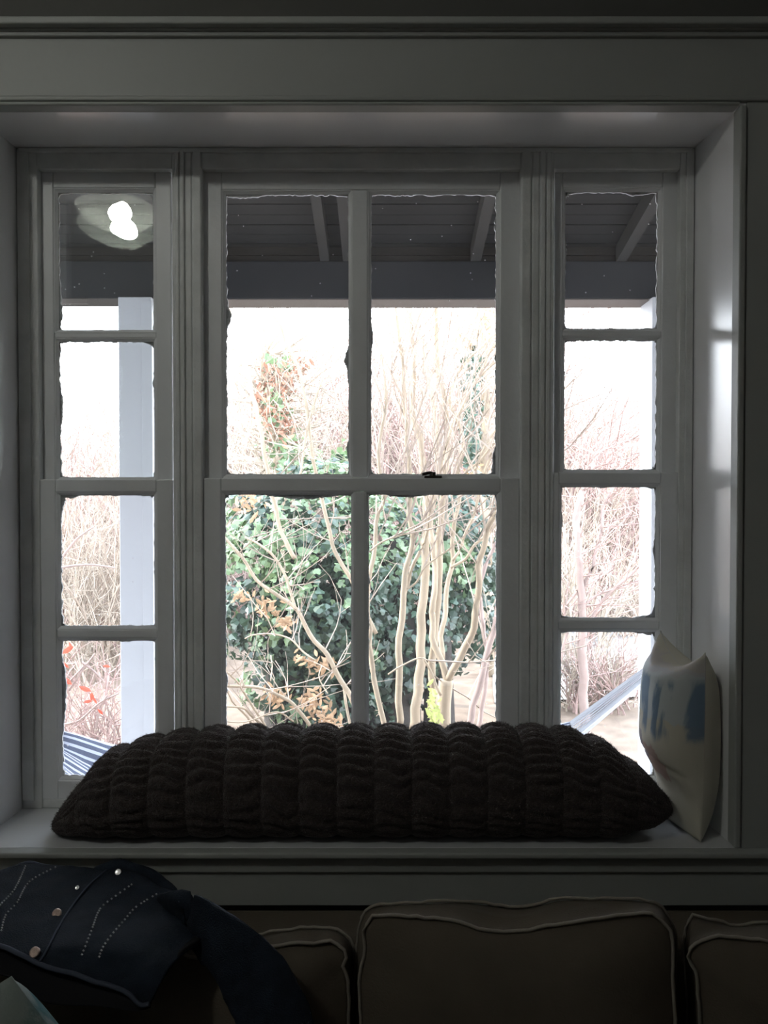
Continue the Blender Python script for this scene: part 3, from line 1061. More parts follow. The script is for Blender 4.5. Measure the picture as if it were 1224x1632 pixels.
# --- brush and trees behind
def shrub(x, y, h, n, spread, rr, stem, twg, depth=2, thick=.012, lean_x=0.0, up=.35, origin=Vector((0, 0, 0))):
    base = Vector((x, y, gz(x, y))) - origin
    for i in range(n):
        b = base + Vector((rr.uniform(-.7, .7) * spread, rr.uniform(-.4, .4) * spread, -.03))
        d = Vector((rr.gauss(lean_x, .35), rr.gauss(0, .2), 1)).normalized()
        L = h * rr.uniform(.45, .8)
        pts, rad, p = [b], [thick], b
        for k in range(5):
            d = (d + Vector((rr.gauss(0, .16), rr.gauss(0, .10), .05))).normalized()
            p = p + d * (L / 5)
            pts.append(p)
            rad.append(thick * (1 - .13 * (k + 1)))
        stem.tube(pts, rad, 4, cap=False)
        for k in range(1, 6):
            for _ in range(2):
                dd = (d + Vector((rr.gauss(0, .75), rr.gauss(0, .35), rr.gauss(.1, .5)))).normalized()
                grow(twg, pts[k], dd, h * rr.uniform(.18, .36), thick * .55, depth - 1, rr, up, .7, 4, 3, (2, 4))


def at(px, Y):
    return P(px, 900, Y).x


def thicket(name, label, clumps, seed):
    """clumps: px, Y, height, stems, spread, material; nobody could count these twigs"""
    rr = random.Random(seed)
    px, Y = clumps[0][0], clumps[0][1]
    t = empty(name, label, 'thicket', (at(px, Y), Y, gz(at(px, Y), Y)), kind='stuff')
    org = Vector(t.location)
    acc = {}
    for px, Y, h, n, sp, tm in clumps:
        a = acc.setdefault(tm, (MB(), MB()))
        shrub(at(px, Y), Y, h, n, sp, rr, a[0], a[1], 2, .013 if Y < 11 else (.019 if Y < 18 else .03), origin=org)
    for tm, (st, tw) in acc.items():
        st.build('stems', M[tm], t)['kind'] = 'stuff'
        tw.build('twigs', M[tm], t)['kind'] = 'stuff'
    return t

thicket('thicket', 'pale leafless thicket beyond the porch, behind the ivy and the bare trees', [
    (95, 10.2, 2.30, 27, 1.1, 'twig_cream'), (170, 10.6, 2.74, 25, 1.2, 'twig_tan'), (120, 12.3, 3.93, 23, 1.6, 'twig_pink'),
    (60, 11.4, 2.84, 23, 1.3, 'twig_tan'), (230, 11.8, 3.67, 16, 1.2, 'twig_cream'), (140, 13.4, 4.72, 18, 1.6, 'twig_cream'),
    (370, 13.4, 3.88, 34, 1.0, 'twig_cream'), (420, 15.0, 5.63, 31, 1.6, 'twig_pink'), (480, 14.0, 4.97, 27, 1.4, 'twig_cream'),
    (540, 14.6, 5.80, 34, 1.4, 'twig_tan'), (620, 13.6, 4.56, 34, 1.1, 'twig_pink'), (680, 15.0, 5.97, 27, 1.8, 'twig_tan'),
    (770, 14.2, 4.97, 31, 1.3, 'twig_pink'), (720, 13.2, 2.77, 27, 1.1, 'twig_cream'), (790, 12.6, 0.99, 13, 0.8, 'twig_pink'),
    (905, 11.6, 2.01, 20, 0.9, 'twig_cream'), (960, 12.0, 1.10, 18, 1.0, 'twig_tan'), (990, 13.8, 2.80, 14, 1.4, 'twig_tan'),
    (930, 14.0, 3.81, 16, 1.6, 'twig_pink'), (1060, 14.0, 4.19, 18, 1.6, 'twig_pink'), (890, 13.2, 3.55, 16, 1.1, 'twig_tan'), (785, 12.4, 1.7, 24, .8, 'twig_pink'), (755, 13.0, 1.5, 18, .8, 'twig_tan'), (358, 12.4, 1.4, 20, .8, 'twig_pink'), (395, 12.8, 1.3, 18, .8, 'twig_cream')], 103)
thicket('treeline', 'far pale pink line of bare trees along the horizon', [
    (50, 24.0, 4.93, 23, 3.0, 'twig_tan'), (200, 24.5, 5.16, 20, 3.0, 'twig_pink'), (330, 24.0, 5.16, 20, 3.0, 'twig_pink'), (450, 24.5, 4.93, 20, 3.0, 'twig_pink'),
    (560, 24.0, 5.16, 20, 3.0, 'twig_tan'), (700, 24.5, 4.93, 20, 3.0, 'twig_pink'), (830, 24.0, 4.93, 20, 3.0, 'twig_pink'),
    (960, 24.5, 4.69, 18, 3.0, 'twig_tan'), (1080, 24.0, 4.93, 20, 3.0, 'twig_pink')], 104)

thicket('weeds', 'dry tan weeds low in the right window in front of the pale path', [
    (915, 8.9, .95, 26, .55, 'twig_cream'), (965, 8.8, .85, 22, .5, 'twig_pink')], 105)

# pinkish tree in the right window
RY = 7.6
rt = empty('bare_tree', 'small pinkish bare tree in the right window, branches fanning right', 'tree', (P(932, 1150, RY).x, RY, gz(1.9, RY)))
rp = []
for pts, a, b, base in (
    ([(932, 1165), (930, 1080), (928, 990), (924, 920), (920, 850), (926, 800), (934, 770), (950, 740)], .055, .02, True),
    ([(926, 950), (945, 900), (958, 850), (962, 815), (975, 780), (995, 740)], .024, .010, False),
    ([(929, 1010), (955, 965), (990, 930), (1020, 900), (1040, 870)], .020, .009, False),
    ([(924, 930), (905, 960), (895, 985)], .016, .008, False),
    ([(928, 780), (945, 730), (975, 712), (1010, 700), (1045, 690)], .014, .006, False),
    ([(940, 770), (962, 720), (985, 690), (1000, 640)], .012, .006, False),
    ([(895, 620), (905, 580), (915, 540), (908, 500)], .012, .006, False),
    ([(890, 1060), (910, 990), (950, 950), (1000, 935)], .016, .008, False),
):
    rp.append(tstem(rt, pts, RY, a, b, M['bark_pink'], base=base))
rr = random.Random(44)
mb = MB()
for pp in rp:
    for k in range(2, len(pp), 1):
        d = Vector((rr.gauss(.5, .6), rr.gauss(0, .5), rr.uniform(.0, .9))).normalized()
        grow(mb, pp[k], d, rr.uniform(.3, .7), .006, 2, rr, .15, .6, 4, 3, (1, 2))
inv = Vector(rt.location)
mb.v = [q - inv for q in mb.v]
mb.build('twigs', M['twig_pink'], rt)['kind'] = 'stuff'

# red-leaved bush low in the left window
rr = random.Random(61)
BY = 6.6
rb = empty('red_leaf_bush', 'twiggy bush with a few red leaves low in the left window', 'shrub', (at(140, BY), BY, gz(at(140, BY), BY)))
st_, tw_ = MB(), MB()
shrub(at(140, BY), BY, 1.2, 22, .7, rr, st_, tw_, 2, .010, up=.05, origin=Vector(rb.location))
st_.build('stems', M['bark_pink'], rb)['kind'] = 'stuff'
tw_.build('twigs', M['twig_pink'], rb)['kind'] = 'stuff'
inv = Vector(rb.location)
me_red = leaf_mesh('red_leaf_mesh', M['red_leaf'], False)
for (px, py, s) in ((108, 1036, .085), (104, 1060, .06), (106, 1085, .085), (136, 1098, .08), (146, 1110, .075), (150, 1116, .06), (140, 1118, .05), (112, 1030, .05), (170, 1062, .05), (98, 1110, .05), (160, 1135, .05)):
    put_leaf(me_red, rb, P(px, py, BY - .35) - inv, Vector((rr.gauss(0, .4), -1, rr.gauss(0, .4))), s, rr)
mb = MB()
for pts in ([(110, 1100), (130, 1070), (150, 1042)], [(96, 1105), (112, 1085), (135, 1060)], [(152, 1160), (160, 1130), (172, 1108)], [(100, 1155), (125, 1148), (160, 1120), (190, 1105)],
            [(130, 1055), (150, 1070), (165, 1085)], [(90, 900), (120, 862), (150, 840)], [(95, 905), (140, 900), (185, 905)]):
    px_stem(mb, pts, BY - .3, .011, .006, 5, .01)
mb.v = [q - inv for q in mb.v]
mb.build('branch', M['bark_pink'], rb)

# lime sapling at the foot of the forked tree
rr = random.Random(9)
SY = 5.6
c0 = P(695, 1165, SY)
sp_ = empty('sapling', 'small lime green leafy sapling at the foot of the forked tree', 'plant', (c0.x, SY, gz(c0.x, SY)))
inv = Vector(sp_.location)
mb = MB()
for pts in ([(690, 1190), (690, 1150), (694, 1110)], [(690, 1160), (683, 1135), (682, 1120)], [(690, 1165), (703, 1140), (706, 1128)]):
    pp = px_stem(mb, pts, SY, .005, .003, 5)
mb.tube([Vector((0, 0, -.02)), P(690, 1188, SY) - inv], .006, 5)
n0 = len(mb.v)
mb.v = [q - inv if i < n0 - 10 else q for i, q in enumerate(mb.v)]
mb.build('stem', M['bark'], sp_)
me_lime = leaf_mesh('lime_leaf_mesh', M['lime_leaf'], False)
for _ in range(34):
    px, py = 692 + rr.gauss(0, 9), 1130 + rr.gauss(0, 18)
    put_leaf(me_lime, sp_, P(px, py, SY + rr.uniform(-.06, .06)) - inv, Vector((rr.gauss(0, .7), -.8, .6)), rr.uniform(.045, .075), rr)

# utility wire between two poles
wr = empty('utility_line', 'thin dark utility wire crossing the sky behind the trees', 'wire', (0, 19, 0))
zwire = wz(601, 19)
mb = MB()
mb.tube([Vector((x, 0, zwire + .0012 * (x * x - 16))) for x in [-12 + i for i in range(25)]], .011, 5)
mb.build('wire', M['wire'], wr)
for px in (-12, 12):
    mb = MB()
    mb.tube([Vector((px, 0, gz(px, 19))), Vector((px, 0, zwire + .8))], [.13, .10], 10)
    mb.build('pole', M['pole'], wr)

# ------------------------------------------------------------------ long ruched pillow on the stool
PY = 1.926
topz = [(82, 1304), (90, 1292), (104, 1272), (125, 1245), (150, 1212), (172, 1196), (205, 1184), (255, 1172), (330, 1163), (420, 1160), (600, 1160), (800, 1158), (900, 1161), (955, 1173), (1000, 1198), (1030, 1220), (1055, 1243), (1072, 1262), (1082, 1284)]
botz = [(82, 1306), (92, 1322), (110, 1338), (135, 1347), (160, 1350), (950, 1350), (1000, 1343), (1040, 1322), (1066, 1304), (1082, 1286)]
NU, NV = 560, 150
x0p, x1p = wx(82, PY), wx(1073, PY)
v, f = [], []
rr = random.Random(77)
colw = .081
ncol = int((x1p - x0p) / colw) + 2
phase = [rr.uniform(0, 6.28) for _ in range(ncol)]
freq = [rr.uniform(.85, 1.2) for _ in range(ncol)]
for i in range(NU + 1):
    s = i / NU
    s = s + .02 * math.sin(2 * math.pi * s) * -1 * .5
    x = x0p + (x1p - x0p) * s
    px = 82 + 999 * s
    zt = wz(interp(topz, px), PY + .02)
    zb_ = max(ZS + .0015, wz(interp(botz, px), PY - .09 + .09 * (1 - min(1, min(px - 82, 1081 - px) / 70))))
    zc, hz = (zt + zb_) / 2, max(.002, (zt - zb_) / 2)
    e = min(1, min(s, 1 - s) / .13)
    hy = .113 * (1 - (1 - e) ** 2.2) ** .6 + .006
    u = (x - x0p) / colw
    ci = int(u)
    fu = u - ci
    for j in range(NV):
        a = 2 * math.pi * j / NV
        ca, sa = math.cos(a), math.sin(a)
        ex = .78
        cy = math.copysign(abs(ca) ** ex, ca)
        cz = math.copysign(abs(sa) ** ex, sa)
        y_, z_ = hy * cy, hz * cz
        # gathered ridges
        env = math.sin(math.pi * fu) ** .45 if 0 < fu < 1 else 0
        wobble = 1.6 * noise.noise(Vector((u * 1.4, a * 2.2, 3)))
        rg = abs(math.sin(a * 12.5 * freq[ci] + phase[ci] + wobble + .5 * math.sin(fu * 6.0)))
        amp = .0205 * (.25 + .75 * min(1, e * 1.3)) * (.42 + .58 * min(1, max(0, (sa + .35) / .7)))
        d = amp * (env * (.22 + .78 * rg ** .8) - .55) + .0012 * noise.noise(Vector((x * 300, a * 40, 1))) + .0015 * noise.noise(Vector((x * 120, a * 17, 5)))
        nx = Vector((0, ca / max(hy, .02), sa / max(hz, .02))).normalized()
        p = Vector((x, PY + y_, zc + z_)) + nx * d
        p.z = max(p.z, ZS + .001)
        v.append(p)
for i in range(NU):
    for j in range(NV):
        a, b = i * NV + j, i * NV + (j + 1) % NV
        f.append((a, b, b + NV, a + NV))
f.append(tuple(range(NV - 1, -1, -1)))
f.append(tuple(NU * NV + k for k in range(NV)))
NU_B, NV_B = NU, NV
bp_ = pyobj('body_pillow', v, f, M['fur'], None, True)
rr = random.Random(8)
fv, ff = [], []
cen = Vector((0, PY, ZS + .11))
for _ in range(45000):
    i, j = rr.randrange(4, NU_B - 4), int(NV_B * rr.uniform(-.06, .56)) % NV_B
    a = bp_.data.vertices[i * NV_B + j]
    p, nn = a.co, a.normal
    p = p + Vector((rr.uniform(-1, 1) * .0014, 0, 0))
    L = rr.uniform(.003, .0065)
    d = (nn + Vector((rr.gauss(0, .5), rr.gauss(0, .4), rr.gauss(-.1, .4)))).normalized()
    w = d.cross(Vector((rr.gauss(0, 1), rr.gauss(0, 1), rr.gauss(0, 1)))).normalized() * .00045
    b0 = len(fv)
    fv += [p - nn * .0005 - w, p - nn * .0005 + w, p + d * L]
    ff.append((b0, b0 + 1, b0 + 2))
pyobj('pile', fv, ff, M['fur'], bp_)['kind'] = 'stuff'
tag(bp_, 'long dark brown ruched plush pillow lying along the window sill', 'pillow')

# ------------------------------------------------------------------ cream watercolour pillow in the right corner
wm = bpy.data.materials.new('watercolour linen')
wm.use_nodes = True
n_, l_ = wm.node_tree.nodes, wm.node_tree.links
b_ = n_['Principled BSDF']
b_.inputs['Roughness'].default_value = .85
uvn = n_.new('ShaderNodeUVMap')
sep = n_.new('ShaderNodeSeparateXYZ')
l_.new(uvn.outputs[0], sep.inputs[0])
def nmath(op, a, b=None, c=None):
    q = n_.new('ShaderNodeMath')
    q.operation = op
    for i, x in enumerate((a, b, c)):
        if x is None:
            continue
        if isinstance(x, (int, float)):
            q.inputs[i].default_value = x
        else:
            l_.new(x, q.inputs[i])
    return q.outputs[0]
def nnoise(scale, detail=4, dist=0.0, vec=None):
    q = n_.new('ShaderNodeTexNoise')
    q.inputs['Scale'].default_value = scale
    q.inputs['Detail'].default_value = detail
    q.inputs['Distortion'].default_value = dist
    l_.new(vec or uvn.outputs[0], q.inputs['Vector'])
    return q.outputs['Fac']
def smooth(val, lo, hi):
    q = n_.new('ShaderNodeMapRange')
    q.interpolation_type = 'SMOOTHSTEP'
    l_.new(val, q.inputs['Value'])
    q.inputs['From Min'].default_value = lo
    q.inputs['From Max'].default_value = hi
    return q.outputs[0]
U, V_ = sep.outputs['X'], sep.outputs['Y']
edge = nnoise(7, 5, .4)
vj = nmath('ADD', V_, nmath('MULTIPLY', nmath('SUBTRACT', edge, .5), .16))
uj = nmath('ADD', U, nmath('MULTIPLY', nmath('SUBTRACT', nnoise(5, 4), .5), .30))
def band(val, a, b, soft=.02):
    return nmath('MULTIPLY', smooth(val, a, a + soft), nmath('SUBTRACT', 1.0, smooth(val, b, b + soft)))
def mixc(prev, fac, col):
    q = n_.new('ShaderNodeMix')
    q.data_type = 'RGBA'
    l_.new(fac, q.inputs['Factor'])
    if isinstance(prev, tuple):
        q.inputs[6].default_value = (*prev, 1)
    else:
        l_.new(prev, q.inputs[6])
    q.inputs[7].default_value = (*col, 1)
    return q.outputs[2]
col = (.58, .555, .475)
wash = nmath('MULTIPLY', band(vj, .60, .90), .65)
col = mixc(col, wash, (.50, .58, .64))
mau = nmath('MULTIPLY', band(vj, .86, .97), .5)
col = mixc(col, mau, (.50, .46, .50))
stk = n_.new('ShaderNodeMapping')
stk.inputs['Scale'].default_value = (3.6, 1.3, 1)
l_.new(uvn.outputs[0], stk.inputs[0])
streak = smooth(nnoise(1.5, 5, .6, stk.outputs[0]), .45, .55)
blu = nmath('MULTIPLY', nmath('MULTIPLY', band(vj, .48, .80, .07), streak), .80)
col = mixc(col, blu, (.10, .19, .32))
pk = nmath('MULTIPLY', nmath('MULTIPLY', band(vj, .26, .44), band(uj, .24, .66)), .8)
col = mixc(col, pk, (.46, .30, .26))
gy = nmath('MULTIPLY', nmath('MULTIPLY', band(vj, .30, .47), band(uj, .22, .36)), .8)
col = mixc(col, gy, (.28, .26, .30))
l_.new(col, b_.inputs['Base Color'])
wv = n_.new('ShaderNodeTexNoise')
wv.inputs['Scale'].default_value = 180
bpn = n_.new('ShaderNodeBump')
bpn.inputs['Strength'].default_value = .15
bpn.inputs['Distance'].default_value = .005
l_.new(wv.outputs['Fac'], bpn.inputs['Height'])
l_.new(bpn.outputs[0], b_.inputs['Normal'])

def pillow_patch(nu, nv, corner, thick_f, thick_b, dip, crease=True):
    """returns verts of front and back faces over the unit square; corner(u,v) is the flat position, thickness along normal n"""
    vf, vb = [], []
    return vf, vb

# corners: near = toward the room, far = toward the glass
nb_ = P(1117, 1336, 1.850)
nt_ = P(1124, 1040, 1.862)
fb_ = P(1052, 1290, 2.016)
ft_ = P(1053, 1005, 2.022)
nb_.z = ZS + .003
fb_.z = ZS + .004
NU = NV = 56
nrm = ((nt_ - nb_).cross(fb_ - nb_)).normalized()
if nrm.x > 0:
    nrm = -nrm
v, f, uvs = [], [], []
for side in (1, -1):
    for i in range(NU + 1):
        for j in range(NV + 1):
            a, b = i / NU, j / NV          # a: far->near, b: bottom->top
            flat = (fb_ * (1 - a) + nb_ * a) * (1 - b) + (ft_ * (1 - a) + nt_ * a) * b
            A, B = 2 * a - 1, 2 * b - 1
            # sides pulled in between the corners, top edge folded down in the middle
            topdip = (1 - A * A) * max(0, B) ** 5 * .055
            bow = .006 * (1 - B * B) * A
            flat = flat + Vector((0, 0, -topdip)) + (nb_ - fb_).normalized() * bow
            t = ((1 - abs(A) ** 2.6) * (1 - abs(B) ** 3.2)) ** .55
            T = (.086 * (.30 + .70 * (lambda q: q * q * (3 - 2 * q))(min(1, max(0, (b - .16) / .34)))) if side > 0 else .074) * t
            w = .004 * noise.noise(Vector((a * 4, b * 4, side))) * t
            if side > 0:       # soft creases
                w -= .007 * math.exp(-((b - .42 + .10 * a) / .014) ** 2) * t
                w -= .012 * math.exp(-((b - .93 + .20 * (1 - a) * a * 2 - .10 * a) / .025) ** 2) * (1 - a) * t
                w += .006 * math.exp(-((b - .86) / .05) ** 2) * t
            v.append(flat + nrm * side * (T + w + .0012))
            uvs.append((a, b) if side > 0 else (a * .02, .1))
S = (NU + 1) * (NV + 1)
for side in (0, 1):
    for i in range(NU):
        for j in range(NV):
            a = side * S + i * (NV + 1) + j
            q = (a, a + NV + 1, a + NV + 2, a + 1)
            f.append(q if side else q[::-1])
rim = [i * (NV + 1) for i in range(NU + 1)] + [NU * (NV + 1) + j for j in range(1, NV + 1)] + [i * (NV + 1) + NV for i in range(NU - 1, -1, -1)] + [j for j in range(NV - 1, 0, -1)]
for i in range(len(rim)):
    a, b = rim[i], rim[(i + 1) % len(rim)]
    f.append((a, b, b + S, a + S))
for p in v:
    p.z = max(p.z, ZS + .001)
cp = pyobj('throw_pillow', v, f, wm, None, True)
uvl = cp.data.uv_layers.new(name='UVMap')
for li, lp_ in enumerate(cp.data.loops):
    uvl.data[li].uv = uvs[lp_.vertex_index]
tag(cp, 'cream pillow with blue watercolour blots standing in the right window corner', 'pillow')

# ------------------------------------------------------------------ sofa under the window
sofa = empty('sofa', 'khaki slipcovered sofa standing under the window', 'sofa', (0, 0, 0))
ZFR = wz(1452, 1.78)
def soft_box(name, x0, x1, y0, y1, z0, z1, m, parent, r=.03):
    return box(name, x0, x1, y0, y1, z0, z1, m, parent, r, 4)
SC = .14
soft_box('back_frame', SC - 1.17, SC + 1.17, 1.615, 1.805, .12, ZFR, M['sofa'], sofa, .03)
soft_box('base', SC - 1.17, SC + 1.17, .80, 1.614, .12, .30, M['sofa'], sofa, .02)
soft_box('seat', SC - .998, SC + .998, .78, 1.612, .302, .46, M['sofa'], sofa, .04)
for s in (-1, 1):
    soft_box('arm', SC + s * 1.085 - .085, SC + s * 1.085 + .085, .80, 1.612, .302, .62, M['sofa'], sofa, .05)
for sx in (-1.1, 1.1):
    for sy in (.86, 1.72):
        box('leg', SC + sx - .03, SC + sx + .03, sy - .03, sy + .03, 0, .121, M['bark_dark'], sofa, .004)


def cushion(label, front, back, yf, yb, zbot, seed):
    """front/back: pixel polylines of the front and back top edges, left foot to right foot"""
    rr = random.Random(seed)
    def loop(pl, Y):
        pts = [P(a, b, Y) for a, b in pl]
        pts = [Vector((pts[0].x, Y, zbot + .03))] + pts + [Vector((pts[-1].x, Y, zbot + .03))]
        pts = smooth_path(pts, 5)
        cx = sum(p.x for p in pts) / len(pts)
        pts += [Vector((pts[-1].x - .03, Y, zbot)), Vector((cx, Y, zbot)), Vector((pts[0].x + .03, Y, zbot))]
        # resample by length
        L = [0]
        cl = pts + [pts[0]]
        for a, b in zip(cl, cl[1:]):
            L.append(L[-1] + (b - a).length)
        out = []
        N = 120
        k = 0
        for i in range(N):
            t = L[-1] * i / N
            while L[k + 1] < t:
                k += 1
            q = (t - L[k]) / max(1e-9, L[k + 1] - L[k])
            out.append(cl[k].lerp(cl[k + 1], q))
        return out
    A, B = loop(front, yf), loop(back, yb)
    N = len(A)
    rings = []
    cA = sum(A, Vector()) / N
    cB = sum(B, Vector()) / N
    for r in (.12, .3, .5, .68, .82, .92, .975):
        rings.append([Vector((cA.x + (p.x - cA.x) * r, yf - .045 * (1 - r ** 3) + .006 * noise.noise(Vector((p.x * 6, p.z * 6, r * 3 + seed))), cA.z + (p.z - cA.z) * r)) for p in A])
    rings.append(A)
    for k in range(1, 6):
        t = k / 6
        pf_ = .010 * math.sin(math.pi * t)
        rings.append([a.lerp(b, t) + Vector(((a.x - cA.x) * pf_ * .15, 0, (a.z - cA.z) * pf_ + .010 * noise.noise(Vector((a.x * 14, t * 3, seed))) * math.sin(math.pi * t))) for a, b in zip(A, B)])
    rings.append(B)
    for r in (.9, .7, .4, .1):
        rings.append([Vector((cB.x + (p.x - cB.x) * r, yb + .008 * (1 - r), cB.z + (p.z - cB.z) * r)) for p in B])
    v = [p for rg in rings for p in rg]
    f = []
    for i in range(len(rings) - 1):
        for k in range(N):
            a, b = i * N + k, i * N + (k + 1) % N
            f.append((a, b, b + N, a + N))
    f.append(tuple(range(N - 1, -1, -1)))
    f.append(tuple((len(rings) - 1) * N + k for k in range(N)))
    base = Vector((cA.x, (yf + yb) / 2, zbot))
    t = empty('back_cushion', label, 'cushion', base)
    pyobj('cover', [p - base for p in v], f, M['sofa'], t, True)
    for lp__, dy in ((A, -.002), (B, .002)):
        mb = MB()
        pts = [p + Vector((.0008 * rr.gauss(0, 1), dy, .003 + .0012 * rr.gauss(0, 1))) - base for p in lp__]
        pts.append(pts[0])
        mb.tube(pts, .0032, 6, cap=False)
        mb.build('piping', M['piping'], t, True)
    return t

YCF, YCB = 1.455, 1.585
cushion('middle khaki back cushion with pale piping, sagging at its top',
        [(575, 1632), (572, 1565), (576, 1541), (582, 1506), (578, 1488), (588, 1468), (606, 1460), (677, 1464), (725, 1469), (772, 1484), (843, 1484), (879, 1475), (950, 1466), (1009, 1458), (1035, 1458), (1059, 1473), (1071, 1500), (1071, 1565), (1075, 1632)],
        [(575, 1600), (570, 1545), (571, 1488), (589, 1449), (648, 1443), (737, 1439), (819, 1449), (864, 1443), (902, 1435), (1032, 1438), (1062, 1458), (1077, 1494), (1077, 1545), (1075, 1600)],
        YCF, YCB, .488, 1)
cushion('left khaki back cushion half under the denim jacket',
        [(50, 1632), (48, 1565), (54, 1545), (72, 1536), (150, 1534), (225, 1530), (277, 1519), (305, 1527), (350, 1526), (440, 1510), (480, 1505), (500, 1506), (520, 1501), (541, 1509), (552, 1523), (547, 1544), (554, 1565), (556, 1632)],
        [(52, 1610), (50, 1560), (60, 1530), (80, 1522), (240, 1520), (350, 1502), (402, 1494), (440, 1488), (505, 1481), (540, 1486), (560, 1506), (564, 1545), (562, 1610)],
        YCF, YCB, .488, 2)
cushion('right khaki back cushion cut by the right picture edge',
        [(1115, 1632), (1112, 1580), (1106, 1544), (1097, 1533), (1100, 1514), (1115, 1501), (1142, 1492), (1224, 1500), (1330, 1503), (1480, 1496), (1550, 1500), (1570, 1530), (1572, 1632)],
        [(1096, 1600), (1093, 1550), (1091, 1505), (1102, 1464), (1127, 1467), (1174, 1477), (1224, 1473), (1400, 1475), (1540, 1480), (1565, 1510), (1566, 1600)],
        YCF, YCB, .488, 3)

# teal throw pillow, bottom left corner
tm_ = mat('pale teal print', (.40, .52, .50), .85, .2, .15, 200)
n_, l_ = tm_.node_tree.nodes, tm_.node_tree.links
tc_ = n_.new('ShaderNodeTexCoord')
nz_ = n_.new('ShaderNodeTexNoise')
nz_.inputs['Scale'].default_value = 9
nz_.inputs['Detail'].default_value = 4
nz_.inputs['Distortion'].default_value = 1.5
rp_ = n_.new('ShaderNodeValToRGB')
rp_.color_ramp.elements[0].position = .40
rp_.color_ramp.elements[0].color = (.05, .12, .12, 1)
rp_.color_ramp.elements[1].position = .56
rp_.color_ramp.elements[1].color = (.19, .22, .21, 1)
l_.new(tc_.outputs['Object'], nz_.inputs['Vector'])
l_.new(nz_.outputs['Fac'], rp_.inputs[0])
l_.new(rp_.outputs[0], n_['Principled BSDF'].inputs['Base Color'])
v, f = [], []
N = 30
top = P(18, 1556, 1.20)
ax1 = Vector((.44, .02, -.62)).normalized() * .33
ax2 = Vector((-.62, .10, -.42)).normalized() * .33
nn = ax1.cross(ax2).normalized()
for side in (1, -1):
    for i in range(N + 1):
        for j in range(N + 1):
            a, b = i / N, j / N
            A, B = 2 * a - 1, 2 * b - 1
            t = ((1 - A ** 4) * (1 - B ** 4)) ** .6
            q = .03 * (1 - A * A) * B * B
            v.append(top + ax1 * a + ax2 * b + nn * side * (.065 * t + .001))
S = (N + 1) ** 2
for s in (0, 1):
    for i in range(N):
        for j in range(N):
            a = s * S + i * (N + 1) + j
            q = (a, a + N + 1, a + N + 2, a + 1)
            f.append(q if s == 0 else q[::-1])
rim = [i * (N + 1) for i in range(N + 1)] + [N * (N + 1) + j for j in range(1, N + 1)] + [i * (N + 1) + N for i in range(N - 1, -1, -1)] + [j for j in range(N - 1, 0, -1)]
for i in range(len(rim)):
    a, b = rim[i], rim[(i + 1) % len(rim)]
    f.append((b, a, a + S, b + S))
tp = pyobj('throw_pillow', v, f, tm_, None, True)
tag(tp, 'pale teal patterned pillow peeking into the bottom left corner', 'pillow')

# ------------------------------------------------------------------ denim jacket over the sofa
jk = empty('denim_jacket', 'dark denim jacket with rhinestone seams draped over the sofa back', 'jacket', P(150, 1500, 1.45))
jinv = Vector(jk.location)
def depthY(py):
    return interp([(1370, 1.70), (1400, 1.62), (1430, 1.54), (1470, 1.45), (1510, 1.375), (1560, 1.335), (1600, 1.32), (1640, 1.31)], py)
# rows run from the left edge to the right side seam; v from the shoulders (back) to the hem (front)
rows = [
    [(-90, 1412), (-40, 1398), (0, 1388), (37, 1377), (80, 1378), (113, 1381), (145, 1383), (169, 1386), (200, 1386), (228, 1396), (255, 1412), (280, 1420), (303, 1428), (326, 1446)],
    [(-112, 1440), (-65, 1425), (-22, 1414), (18, 1402), (58, 1402), (92, 1406), (122, 1411), (147, 1414), (178, 1418), (212, 1424), (243, 1438), (270, 1450), (300, 1460), (331, 1472)],
    [(-130, 1470), (-85, 1456), (-42, 1444), (0, 1434), (38, 1434), (72, 1440), (102, 1446), (128, 1449), (158, 1455), (192, 1462), (224, 1472), (254, 1482), (286, 1490), (318, 1498)],
    [(-150, 1502), (-105, 1490), (-62, 1478), (-20, 1470), (20, 1470), (54, 1478), (84, 1486), (110, 1490), (142, 1497), (174, 1506), (206, 1514), (236, 1520), (262, 1524), (286, 1522)],
    [(-165, 1530), (-120, 1518), (-78, 1508), (-36, 1500), (4, 1504), (38, 1514), (68, 1522), (94, 1528), (126, 1537), (158, 1546), (190, 1554), (218, 1560), (242, 1562), (262, 1556)],
    [(-170, 1552), (-130, 1536), (-88, 1522), (-44, 1508), (-4, 1506), (30, 1521), (62, 1536), (88, 1545), (120, 1553), (150, 1563), (180, 1572), (204, 1583), (222, 1600), (238, 1599)],
]
grid = [[P(a, b, depthY(b)) for a, b in r] for r in rows]
nr, nc = len(grid), len(grid[0])
dense = []
for r in grid:
    dense.append(smooth_path(r, 5))
cols_ = []
for k in range(len(dense[0])):
    cols_.append(smooth_path([d[k] for d in dense], 7))
NC, NR = len(cols_), len(cols_[0])
def jfold(i, j):
    p = cols_[i][j]
    w = .005 * noise.noise(Vector((p.x * 14 + j * .05, p.z * 18, p.y * 9))) + .003 * noise.noise(Vector((p.x * 40, p.z * 40, p.y * 30)))
    return p + Vector((0, -w, w * 1.2))
top_s = [[jfold(i, j) for j in range(NR)] for i in range(NC)]
v, f = [], []
for i in range(NC):
    for j in range(NR):
        v.append(top_s[i][j] - jinv)
for i in range(NC - 1):
    for j in range(NR - 1):
        a = i * NR + j
        f.append((a, a + 1, a + NR + 1, a + NR))
fr_ = pyobj('front_panel', v, f, M['denim'], jk, True)
so = fr_.modifiers.new('thickness', 'SOLIDIFY')
so.thickness = .004
so.offset = -1
